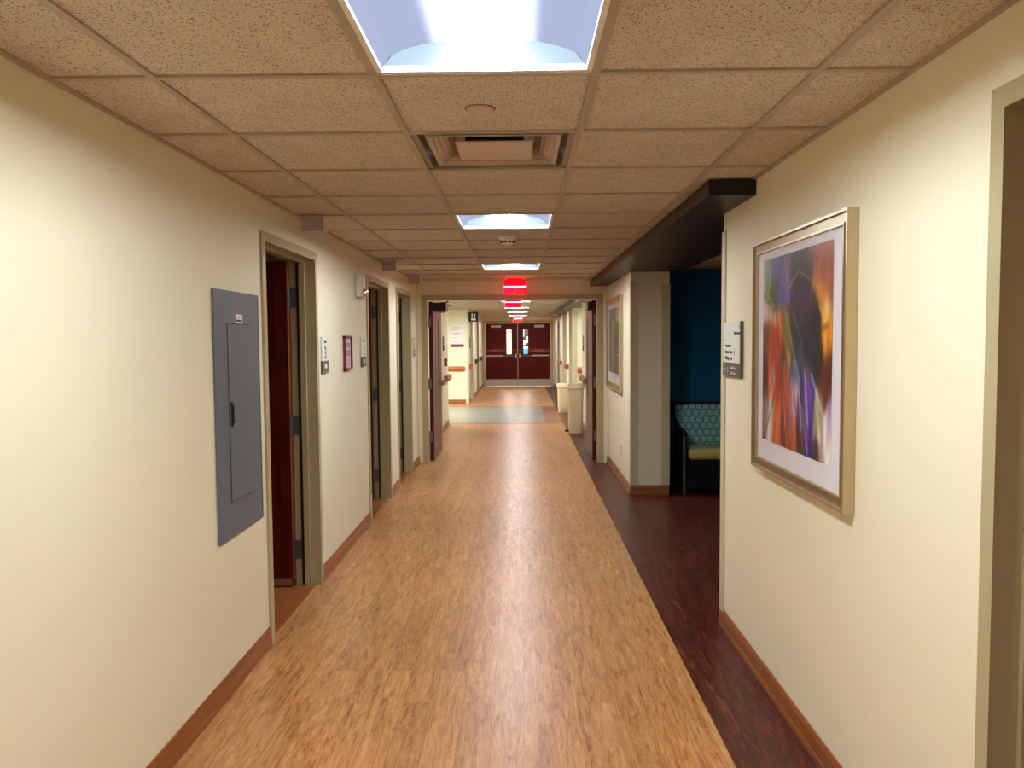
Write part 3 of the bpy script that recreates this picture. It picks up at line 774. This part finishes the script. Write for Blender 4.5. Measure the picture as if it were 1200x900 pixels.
# framed notice
t = wallthing('framed_notice', 'small notice in a dark red frame between two room signs', 'notice', LEFT, 5.79, 1.345)
w, h = .235, .255
fr = MB()
for a, b in (((0, 0), (.016, h)), ((w-.016, 0), (w, h)), ((0, 0), (w, .016)), ((0, h-.016), (w, h))): fr.box((a[0], -.022, a[1]), (b[0], 0, b[1]), .002, 1)
fr.build('frame', M['redframe'], t)
pp = MB().box((.014, -.008, .014), (w-.014, -.004, h-.014)).build('paper', M['lilac'], t)
g = MB()
for x0, x1, z0, z1 in ((.035, .20, .165, .205), (.035, .115, .105, .15), (.13, .20, .105, .15)): g.box((x0, -.0088, z0), (x1, -.0078, z1))
g.build('picture_block', M['greyprint'], pp)
g = MB()
for k in range(4): g.box((.045, -.0088, .035+k*.014), (.19-.02*(k % 2), -.0078, .039+k*.014))
g.box((.06, -.0088, .215), (.17, -.0078, .222)); g.build('text_lines', M['greyprint'], pp)

# strobe alarm
t = wallthing('strobe_alarm', 'white fire strobe box high on the wall before the second left doorway', 'alarm', LEFT, 6.27, 1.90)
MB().box((0, -.045, .01), (.125, 0, .175), .008, 3).build('housing', M['white'], t, smooth=True)
MB().box((.015, -.052, .10), (.11, -.044, .165), .003).build('grille', M['offwhite'], t)
MB().lathe((.075, -.045, .045), [(.032, 0), (.032, -.018), (.022, -.034), (.004, -.04)], 20, 'Y').build('lens', M['chrome'], t, smooth=True)
MB().box((.03, -.047, -.004), (.10, -.01, .012), .003).build('lower_tab', M['vent'], t)

# ================================================================== RIGHT WALL PIECES
def mix(a, b, t): return tuple(x+(y-x)*t for x, y in zip(a, b))
def art_color(u, v, spots, strokes, rnd):
    """weighted soft patches, then overlaid strokes; u,v in 0..1"""
    sw = 1e-6; c = [0, 0, 0]
    for (pu, pv, su, sv, an, col, wt) in spots:
        du, dv = u-pu, v-pv; ca, sa = math.cos(an), math.sin(an)
        a = (du*ca+dv*sa)/su; b = (-du*sa+dv*ca)/sv
        w = wt*math.exp(-(a*a+b*b)*1.9)+1e-7
        sw += w
        for i in range(3): c[i] += w*col[i]
    c = tuple(x/sw for x in c)
    for (p0, p1, w0, w1, col, al) in strokes:
        dx, dy = p1[0]-p0[0], p1[1]-p0[1]; L2 = dx*dx+dy*dy
        t = ((u-p0[0])*dx+(v-p0[1])*dy)/L2
        if -.1 < t < 1.1:
            tt = min(1, max(0, t)); d = math.hypot(u-p0[0]-dx*tt, v-p0[1]-dy*tt); w = w0+(w1-w0)*tt
            k = max(0, 1-(d/w)**2)*al*min(1, (1.1-t)*5, (t+.1)*8)
            c = mix(c, col, k)
    return c
def streak(u, v, seeds):
    s = 0
    for f, ph, a, tilt in seeds: s += a*math.sin(f*(u+tilt*v)+ph+2*math.sin(3*v+ph))
    return s
def print_mesh(parent, w, h, spots, strokes, nu=120, nv=130, seed=1, yy=-.0235):
    rr = random.Random(seed)
    seeds = [(rr.uniform(20, 110), rr.uniform(0, 6), rr.uniform(.02, .055), rr.uniform(-.15, .15)) for _ in range(9)]
    me = bpy.data.meshes.new('print'); vs = []; fs = []; cs = []
    for j in range(nv+1):
        for i in range(nu+1):
            u, v = i/nu, j/nv; vs.append(((u-.5)*w, yy, (v-.5)*h))
            c = art_color(u, v, spots, strokes, rr); k = 1+streak(u, v, seeds)*(1.3-v)
            cs.append([max(0, min(255, x*k)) for x in c])
    for j in range(nv):
        for i in range(nu):
            a = j*(nu+1)+i; fs.append((a, a+1, a+nu+2, a+nu+1))
    me.from_pydata(vs, [], fs); at = me.color_attributes.new('paint', 'FLOAT_COLOR', 'POINT')
    for i, c in enumerate(cs): at.data[i].color = lin(c)
    me.materials.append(M['print'])
    o = bpy.data.objects.new('print', me); COL.objects.link(o); o.parent = parent
    # single quads read as one sheet of paper
    return o
RUST, DRED, NAVY, BLK, OLV, ORG, AMB, WHT, PNK, VIO, IND, GRN, TEAL, BRN = (176, 66, 22), (88, 14, 12), (22, 26, 62), (12, 10, 16), (118, 112, 38), (206, 92, 30), (236, 158, 26), (236, 232, 228), (214, 160, 180), (104, 70, 176), (42, 24, 150), (46, 84, 40), (96, 150, 140), (112, 50, 18)
SP1 = [(.05, .93, .10, .10, 0, (120, 160, 120), 1), (.22, .95, .13, .10, 0, (66, 72, 150), 1.3), (.38, .90, .10, .12, 0, (80, 84, 160), .9), (.15, .82, .08, .12, .3, GRN, 1.1),
       (.30, .80, .10, .08, 0, (60, 80, 150), .9), (.45, .96, .12, .08, 0, (44, 50, 30), 1), (.60, .93, .14, .12, 0, (22, 30, 20), 1.1), (.72, .97, .08, .06, 0, (120, 60, 22), .8),
       (.90, .92, .14, .14, 0, (150, 72, 24), 1.3), (.98, .80, .08, .12, 0, (164, 84, 30), .9), (.85, .78, .07, .10, .6, AMB, .7), (.94, .70, .06, .07, 0, (250, 220, 160), .8),
       (.80, .66, .07, .12, 0, BLK, .9), (.62, .72, .13, .16, 0, NAVY, 1.5), (.52, .60, .10, .14, 0, (30, 34, 40), 1.2), (.70, .55, .10, .14, 0, (22, 22, 58), 1.2),
       (.93, .58, .07, .12, 0, AMB, 1.1), (.86, .50, .05, .10, 0, BLK, .8), (.96, .42, .07, .10, 0, (90, 26, 10), 1.1), (.92, .35, .06, .10, 0, DRED, 1),
       (.08, .70, .09, .06, .2, (226, 196, 206), 1), (.22, .68, .08, .05, -.4, (232, 190, 120), .8), (.06, .58, .07, .10, 0, BRN, 1), (.14, .50, .07, .16, 0, RUST, 1.3), (.27, .56, .06, .14, 0, (200, 60, 16), 1.1),
       (.38, .62, .06, .14, .5, OLV, 1.1), (.44, .48, .06, .14, .5, (140, 120, 60), .9), (.34, .44, .07, .12, 0, (110, 50, 24), 1), (.54, .40, .07, .08, 0, (40, 66, 150), 1.3), (.62, .47, .05, .08, .4, (70, 96, 92), .9),
       (.05, .36, .06, .12, 0, DRED, 1), (.16, .33, .07, .10, 0, (222, 110, 50), 1.1), (.19, .37, .025, .04, 0, (248, 226, 214), 1.2), (.28, .30, .06, .14, 0, (150, 30, 12), 1), (.40, .26, .07, .16, 0, (196, 84, 40), 1.2),
       (.50, .27, .05, .12, 0, PNK, 1.1), (.56, .30, .04, .08, 0, (222, 200, 226), .9), (.60, .20, .05, .14, 0, (36, 22, 80), 1.2), (.70, .26, .05, .14, 0, VIO, 1.4), (.72, .12, .06, .14, 0, IND, 1.3),
       (.84, .20, .05, .14, -.4, (170, 160, 120), 1), (.92, .12, .06, .12, -.4, (220, 214, 210), 1.1), (.98, .22, .04, .10, 0, (190, 150, 200), .8), (.99, .05, .04, .08, 0, WHT, .9),
       (.06, .16, .06, .12, -.2, (150, 130, 120), 1), (.14, .12, .05, .12, -.2, (210, 196, 190), 1.1), (.26, .10, .07, .14, 0, (206, 104, 56), 1.2), (.36, .08, .05, .10, 0, (90, 24, 14), 1), (.48, .08, .07, .12, 0, (184, 84, 40), 1.3), (.62, .04, .06, .08, 0, (70, 26, 18), 1), (.82, .04, .06, .06, 0, (60, 14, 30), 1)]
ST1 = [((.30, .98), (.18, .70), .030, .018, (52, 90, 34), .8), ((.42, .99), (.36, .72), .030, .02, (90, 88, 170), .7), ((.38, .80), (.56, .90), .012, .012, (140, 150, 60), .7), ((.56, .90), (.80, .82), .012, .01, (150, 120, 50), .7),
       ((.34, .76), (.50, .80), .03, .01, (86, 80, 190), .7), ((.38, .70), (.60, .34), .022, .012, (160, 156, 90), .75), ((.50, .70), (.74, .36), .016, .012, (90, 104, 90), .6), ((.30, .64), (.46, .42), .02, .01, (170, 130, 60), .7),
       ((.08, .78), (.14, .96), .02, .014, (196, 206, 90), .6), ((.22, .74), (.28, .50), .018, .014, (120, 30, 10), .7), ((.66, .84), (.66, .42), .022, .03, (16, 16, 50), .6), ((.75, .40), (.98, .12), .016, .022, (214, 196, 220), .65),
       ((.64, .38), (.78, .0), .014, .02, (70, 40, 190), .5), ((.20, .36), (.08, .02), .02, .03, (222, 186, 170), .5), ((.44, .34), (.52, .0), .02, .03, (214, 120, 80), .4), ((.84, .72), (.96, .60), .014, .02, (250, 190, 60), .6)]
SP2 = [(.3, .92, .3, .1, 0, (90, 100, 130), 1), (.8, .9, .2, .12, 0, (160, 176, 120), 1), (.6, .72, .3, .14, 0, (112, 124, 50), 1.2), (.15, .7, .15, .15, 0, (50, 48, 30), 1), (.35, .5, .14, .2, 0, (150, 74, 22), 1.1), (.75, .5, .2, .15, 0, (80, 60, 24), 1),
       (.5, .40, .2, .05, 0, (190, 50, 30), 1), (.5, .30, .25, .08, 0, (120, 110, 116), 1), (.15, .25, .12, .2, 0, (24, 20, 24), 1), (.7, .12, .25, .12, 0, (150, 80, 30), 1.1), (.35, .1, .15, .1, 0, (60, 24, 12), 1)]
ST2 = [((.35, .62), (.45, .2), .05, .03, (180, 90, 40), .6), ((.7, .9), (.6, .5), .05, .03, (150, 160, 70), .6)]
def fan(n, seed, cx, cy, cols):
    r_ = random.Random(seed); out = []
    for _ in range(n):
        a = r_.gauss(-PI/2, .38) if r_.random() < .72 else r_.gauss(PI/2, .5)
        d0, d1 = r_.uniform(.06, .35), r_.uniform(.2, .55)
        ox = r_.gauss(0, .16)
        p0 = (cx+ox+math.cos(a)*d0, cy+math.sin(a)*d0); p1 = (p0[0]+math.cos(a)*d1, p0[1]+math.sin(a)*d1)
        out.append((p0, p1, r_.uniform(.004, .012), r_.uniform(.008, .03), r_.choice(cols), r_.uniform(.25, .6)))
    return out
ST1 += fan(34, 11, .48, .55, [(236, 190, 170), (220, 110, 50), (250, 210, 150), (120, 90, 200), (60, 10, 8), (20, 16, 40), (180, 60, 24), (230, 226, 236), (150, 150, 70)])
def picture(label, y_near, y_far, z0, z1, spots, strokes, mb_, seed):
    W, Hh = y_far-y_near, z1-z0
    t = wallthing('framed_picture', label, 'picture', RIGHT, (y_near+y_far)/2, (z0+z1)/2)
    f = mb_['f']; dp = mb_['d']
    fr = MB()     # stepped moulding: outer raised lip and inner flat
    w2, h2 = W/2, Hh/2
    def ring(o, i, y0, y1, m):
        m.box((-w2+o, y0, -h2+o), (-w2+i, y1, h2-o)).box((w2-i, y0, -h2+o), (w2-o, y1, h2-o)).box((-w2+i, y0, -h2+o), (w2-i, y1, -h2+i)).box((-w2+i, y0, h2-i), (w2-i, y1, h2-o))
    ring(0, .010, -dp, 0, fr)
    fr.build('frame', M['champagne'], t)
    m2 = MB(); ring(.010, f-.008, -dp+.012, 0, m2); m2.build('inner_moulding', M['champagne2'], t)
    m3 = MB(); ring(f-.008, f, -dp+.006, 0, m3); m3.build('inner_lip', M['champagne'], t)
    MB().box((-w2+f, -.022, -h2+f), (w2-f, -.004, h2-f)).build('mat_board', M['mat_board'], t)
    pw, ph, dx, dz = mb_['p']
    p = print_mesh(t, pw, ph, spots, strokes, seed=seed, nu=mb_['n'], nv=mb_['n'])
    p.location = (dx, 0, dz)
    MB().quad([(-w2+f, -.0275, -h2+f), (w2-f, -.0275, -h2+f), (w2-f, -.0275, h2-f), (-w2+f, -.0275, h2-f)]).build('glass_pane', M['glass'], t)
    return t
picture('large champagne-framed abstract print in orange, blue and violet on near right wall', 2.575, 3.615, .985, 1.98, SP1, ST1, dict(f=.05, d=.038, p=(.775, .775, -.012, .025), n=150), 3)
SP2 = [(a, b, c, d, e, tuple(x*.75 for x in f), g) for a, b, c, d, e, f, g in SP2]
picture('smaller-looking framed green and brown abstract beyond the waiting alcove', 8.46, 9.80, .985, 2.03, SP2, ST2, dict(f=.07, d=.038, p=(.95, .74, 0, .03), n=50), 5)

# directional sign
t = wallthing('directional_sign', 'white directional sign with dark base at the wall end beside the picture', 'sign', RIGHT, 4.225, 1.365)
w, h = .335, .28
MB().box((0, -.008, .070), (w-.012, 0, h), .001).build('face', M['signw'], t)
b = MB().box((0, -.014, 0), (w, 0, .072), .002).build('base', M['signg'], t)
MB().box((w-.012, -.014, .07), (w, 0, h), .001).build('side_rail', M['signg'], t)
yy = -.0088
text('Restrooms', .026, M['ink'], t, (w-.022, yy, .215), align='RIGHT')
text('Treatment', .026, M['ink'], t, (.026, yy, .150))
text('Doctor Suites', .026, M['ink'], t, (.026, yy, .118))
text('Waiting Area', .026, M['ink'], t, (.026, yy, .086))
def arrow(x, z, ang, s=.011):
    g = MB(); g.prism([(-.2*s, -s), (.2*s, -s), (.2*s, .1*s), (.6*s, .1*s), (0, s), (-.6*s, .1*s), (-.2*s, .1*s)], -.0004, .0004, 'Y')
    o = g.build('arrow', M['ink'], t); o.location = (x, yy, z); o.rotation_euler = (0, ang, 0)
arrow(w-.034, .252, 0); arrow(.036, .186, -PI/2)
def figure(x, z, s, m, parent, y):
    g = MB(); g.cyl((x, y, z+s*.42), s*.09, .0008, 'Y', 14)
    g.box((x-s*.12, y-.0004, z-.02*s), (x+s*.12, y+.0004, z+s*.30)).box((x-s*.10, y-.0004, z-s*.42), (x-s*.015, y+.0004, z)).box((x+s*.015, y-.0004, z-s*.42), (x+s*.10, y+.0004, z))
    return g.build('pictogram', m, parent)
figure(.205, .124, .030, M['ink'], t, yy)
text('LEVEL', .018, M['signw'], b, (.018, -.0148, .028)); text('3', .040, M['signw'], b, (.092, -.0148, .020), name='numeral')
text('Medical Group', .019, M['signw'], b, (.148, -.0148, .040)); text('Clinic Center', .019, M['signw'], b, (.148, -.0148, .014))

# wall outlet near the column
t = wallthing('power_outlet', 'cream double wall outlet low on the wall below the smaller picture', 'outlet', RIGHT, 8.58, .36)
MB().box((-.036, -.006, -.058), (.036, 0, .058), .003).build('plate', M['offwhite'], t)
for s in (-1, 1): MB().cyl((0, -.007, s*.026), .017, .004, 'Y', 20).build('socket', M['vent'], t)

# ================================================================== ALCOVE CHAIR
t = thing('waiting_chair', 'waiting chair with teal ring-patterned back, olive vinyl seat and black arms', 'chair', (1.99, 8.03, 0))
HW = .385
def rounded(mb, a, b, r): return mb.box(a, b, r, 4)
o = rounded(MB(), (-HW+.05, -.20, .35), (HW-.05, .23, .465), .045).build('seat', M['vinyl'], t, smooth=True, angle=60)
bk = MB().box((-HW, -.035, 0), (HW, .035, .43), .03, 4).build('backrest', M['fabric'], t, smooth=True, angle=60)
bk.location = (0, .20, .445); bk.rotation_euler = (math.radians(-9), 0, 0)
for s in (-1, 1):
    x = s*(HW-.0)
    MB().tube([(x, -.235, .0), (x, -.228, .35), (x, -.225, .60)], [.015, .016, .016], 12).build('leg', M['chairgrey'], t, smooth=True)
    MB().tube([(x, .31, .0), (x, .27, .3), (x, .25, .60)], [.014, .018, .018], 12).build('leg', M['black'], t, smooth=True)
    MB().prism([(-.215, .28), (.285, .10), (.265, .66), (.20, .70), (.10, .66), (-.215, .61)], x-.010, x+.010, 'X').build('side_panel', M['black'], t)
    MB().tube([(x, -.255, .618), (x, -.22, .632), (x, 0, .645), (x, .15, .67), (x, .24, .72)], [.020, .026, .026, .024, .018], 12).build('armrest', M['black'], t, smooth=True)
MB().box((-HW, .255, .40), (HW, .285, .80), .01).build('back_shell', M['black'], t)
MB().box((-HW, -.16, .06), (HW, -.14, .35)).build('under_seat_shade', M['black'], t)  # black sheet standing in for the unlit space below the seat

# ================================================================== BEYOND THE CROSS DOORS
def bin_(label, x, y, zt, w, dpt, pedal):
    t = thing('step_bin', label, 'waste bin', (x, y, 0), 0)
    def ringed(w0, d0, z): # rounded rectangle
        pts = []; r = min(w0, d0)*.30
        for cx, cy, a0 in ((w0/2-r, d0/2-r, 0), (-w0/2+r, d0/2-r, 90), (-w0/2+r, -d0/2+r, 180), (w0/2-r, -d0/2+r, 270)):
            for k in range(6):
                a = math.radians(a0+k*18); pts.append((cx+r*math.cos(a), cy+r*math.sin(a), z))
        return pts
    def loft(rs):
        m_ = MB(); R = [[m_.bm.verts.new(p) for p in r_] for r_ in rs]; n = len(R[0])
        for A, B in zip(R, R[1:]):
            for i in range(n): m_.bm.faces.new((A[i], A[(i+1) % n], B[(i+1) % n], B[i]))
        m_.bm.faces.new(R[0][::-1]); m_.bm.faces.new(R[-1]); return m_
    loft([ringed(w*.80, dpt*.84, 0), ringed(w*.81, dpt*.85, .035)]).build('base_band', M['bin'], t, smooth=True)
    loft([ringed(w*.785, dpt*.82, .035), ringed(w*.80, dpt*.84, .05), ringed(w*.90, dpt*.90, zt-.07)]).build('body', M['bin'], t, smooth=True)
    loft([ringed(w*.92, dpt*.92, zt-.088), ringed(w*1.03, dpt*1.03, zt-.075), ringed(w*1.02, dpt*1.02, zt-.035), ringed(w*.96, dpt*.96, zt-.012), ringed(w*.80, dpt*.80, zt)]).build('lid', M['binlid'], t, smooth=True)
    MB().box((-w*.5-.035, -.05, .03), (-w*.36, .05, .06), .008).build('pedal', M['black'], t)
    return t
bin_('taller cream step bin with rounded lid against the open right cross door', .893, 13.12, .825, .285, .34, True)
bin_('shorter cream step bin standing behind the taller one', .885, 16.95, .61, .26, .32, True)

def handrail(label, X, side, y0, y1, z=.885, m='rail', axis='Y'):
    """wall rail: bumper board with rounded nose and returns"""
    t = thing('handrail', label, 'handrail', (0, 0, 0), 0)
    s = 1 if side == LEFT else -1
    if axis == 'Y':
        pf = [(X, z-.06), (X+s*.035, z-.065), (X+s*.062, z-.045), (X+s*.075, z-.01), (X+s*.075, z+.02), (X+s*.062, z+.045), (X+s*.035, z+.055), (X, z+.05)]
        t.location = (X, (y0+y1)/2, z)
        MB().prism([(a-X, b-z) for a, b in pf], (y0-y1)/2, (y1-y0)/2, 'Y').build('rail', M[m], t, smooth=True)
        for e in (-1, 1): MB().prism([((a-X)*.9, (b-z)*.85) for a, b in pf], e*(y1-y0)/2, e*((y1-y0)/2+.02), 'Y').build('end_cap', M[m], t)
    else:
        pf = [(0, -.06), (-.035, -.065), (-.062, -.045), (-.075, -.01), (-.075, .02), (-.062, .045), (-.035, .055), (0, .05)]
        t.location = ((y0+y1)/2, X, z)
        MB().prism(pf, (y0-y1)/2, (y1-y0)/2, 'X').build('rail', M['railx'], t, smooth=True)
        for e in (-1, 1): MB().prism([(a*.9, b*.85) for a, b in pf], e*(y1-y0)/2, e*((y1-y0)/2+.02), 'X').build('end_cap', M['railx'], t)
    return t
handrail('short wooden handrail on left wall corner just past the open cross door', WL2, LEFT, 13.75, 14.45)
handrail('long orange wood handrail on the wall under the white poster', 19.35, 0, -3.2, -1.40, .86, axis='X')
handrail('dark wooden handrail on left wall just before the far double doors', -1.28, LEFT, 24.2, 25.2, .98, 'rail_dark')
handrail('short handrail stub on left wall corner after the poster', -1.28, LEFT, 19.5, 19.85, .9)
handrail('wooden handrail on right wall above the taller bin', WR, RIGHT, 12.6, 14.0, .875)
handrail('wooden handrail across the front of the far right column', 16.5, 0, 1.185, 1.5, .92, axis='X')
handrail('wooden handrail on the right wall pier before the farther recess', WR, RIGHT, 18.15, 18.95, .93)
handrail('farthest wooden handrail on the right wall near the double doors', WR, RIGHT, 21.1, 22.3, .93)
handrail('dark wooden handrail on left wall between the far doorways', -1.28, LEFT, 21.9, 22.7, .96, 'rail_dark')

# poster with purple strip
t = thing('poster', 'white notice sheet with a purple strip below, above the long handrail', 'notice', (-1.715, 19.35, 1.385))
MB().box((0, -.006, .10), (.31, 0, .52)).build('sheet', M['paper'], t)
MB().box((0, -.014, 0), (.315, 0, .065), .003).build('purple_strip', M['purple'], t)
g = MB()
for z, x0, x1 in ((.47, .03, .25), (.44, .03, .28), (.41, .03, .16), (.33, .05, .24), (.30, .05, .2), (.22, .05, .15), (.13, .05, .16)): g.box((x0, -.0068, z), (x1, -.0058, z+.010))
g.build('text_lines', M['greyprint'], t)

# restroom flag sign
t = thing('restroom_sign', 'square black restroom sign with white figures projecting past the poster wall', 'sign', (-1.165, 19.45, 2.12))
MB().box((-.115, -.012, -.12), (.115, .012, .12), .003).build('plate', M['black'], t)
MB().box((-.122, -.02, -.06), (-.112, .02, .06)).build('bracket', M['darkgrey'], t)
figure(-.030, .022, .12, M['paper'], t, -.0128); figure(.030, .022, .12, M['paper'], t, -.0128)
MB().box((-.055, -.0132, -.085), (.055, -.0122, -.045)).build('word_strip', M['paper'], t)

# small signs and alarm on the near-left pier beyond the doors
def slim_sign(label, side, y, X, z0=1.36, z1=1.62):
    t = wallthing('room_sign', label, 'sign', side, y, z0, None, X)
    MB().box((0, -.010, .08), (.15, 0, z1-z0), .002).build('face', M['signg'], t)
    MB().box((.0, -.014, 0), (.15, 0, .078), .002).build('base', M['ink'], t)
    MB().box((.04, -.0155, .03), (.09, -.0135, .05)).build('slider', M['paper'], t)
slim_sign('slim grey sign above the red alarm on the left wall corner', LEFT, 13.58, WL2, 1.38, 1.62)
slim_sign('slim grey sign on the right wall above the taller bin', RIGHT, 13.9, WR)
slim_sign('second slim grey sign on right wall, nearer the open door leaf', RIGHT, 13.15, WR)
slim_sign('slim grey sign on the pier before the farther right recess', RIGHT, 18.7, WR)
slim_sign('slim grey sign on the far right wall near the last handrail', RIGHT, 21.6, WR)
slim_sign('slim dark sign around the corner right of the poster', LEFT, 19.6, -1.28)
t = wallthing('fire_alarm_pull', 'small red fire alarm pull station on the left wall corner', 'fire alarm', LEFT, 13.82, 1.10, X=WL2)
MB().box((0, -.045, 0), (.11, 0, .135), .006).build('box', M['red'], t)
MB().box((.025, -.055, .05), (.085, -.044, .075), .003).build('pull_handle', M['white'], t)

# lobby beyond the far doors, glimpsed through the panes
t = thing('storage_cabinet', 'teal blue cabinet glimpsed through the right door pane', 'cabinet', (.17, 29.6, 0))
MB().box((-.3, -.2, .05), (.3, .2, 1.22), .01).build('body', M['teal'], t)
MB().box((-.29, -.215, .08), (-.005, -.2, 1.18)).build('door', M['teal'], t); MB().box((.005, -.215, .08), (.29, -.215+.015, 1.18)).build('door', M['teal'], t)
MB().box((-.31, -.21, 0), (.31, .2, .05)).build('plinth', M['black'], t)
t = thing('notice_board', 'dark notice board with white papers glimpsed through the right door pane', 'notice board', (.17, 29.995, 1.3))
MB().box((-.3, -.02, 0), (.3, 0, .72)).build('board', M['black'], t)
for x0, z0, x1, z1 in ((-.22, .36, -.06, .62), (.02, .12, .16, .36), (-.16, .05, -.02, .22)): MB().box((x0, -.024, z0), (x1, -.02, z1)).build('paper', M['paper'], t)

# ================================================================== LIGHTS
def area(name, loc, size, power, col=(1, .95, .86), rot=(0, 0, 0), sy=None):
    l = bpy.data.lights.new(name, 'AREA'); l.energy = power; l.color = col; l.size = size
    if sy: l.shape = 'RECTANGLE'; l.size_y = sy
    o = bpy.data.objects.new(name, l); COL.objects.link(o); o.location = loc; o.rotation_euler = rot; return o
area('side_corridor_fill', (-2.6, 16.6, H-.03), .6, 45)  # unseen fill without a fixture, added to brighten the poster wall
area('lobby_lamp', (0, 28.2, H-.03), 1.0, 60)
area('right_recess_lamp', (1.35, 15.3, 2.19), .3, 4)
w = bpy.data.worlds.new('world'); w.use_nodes = True; w.node_tree.nodes['Background'].inputs[0].default_value = (.9, .95, 1, 1); w.node_tree.nodes['Background'].inputs[1].default_value = .02
SC.world = w

# ================================================================== CAMERA
cd = bpy.data.cameras.new('camera'); cd.sensor_width = 36; cd.lens = 929.83/1200*36; cd.clip_start = .05; cd.clip_end = 100
cam = bpy.data.objects.new('camera', cd); COL.objects.link(cam)
fw = Vector((-.01196306, .99833692, -.0563939)); rt = Vector((.99990319, .01154296, -.0077693)); up = Vector((.00710543, .05648139, .99837837))
R = Matrix((rt, up, -fw)).transposed().to_4x4()
cam.matrix_world = Matrix.Translation((0, 0, 1.5652)) @ R
SC.camera = cam
SC.view_settings.view_transform = 'Standard'
SC.view_settings.look = 'None'
SC.view_settings.exposure = 1.95
SC.view_settings.gamma = 1.0
SC.cycles.max_bounces = 10; SC.cycles.diffuse_bounces = 6
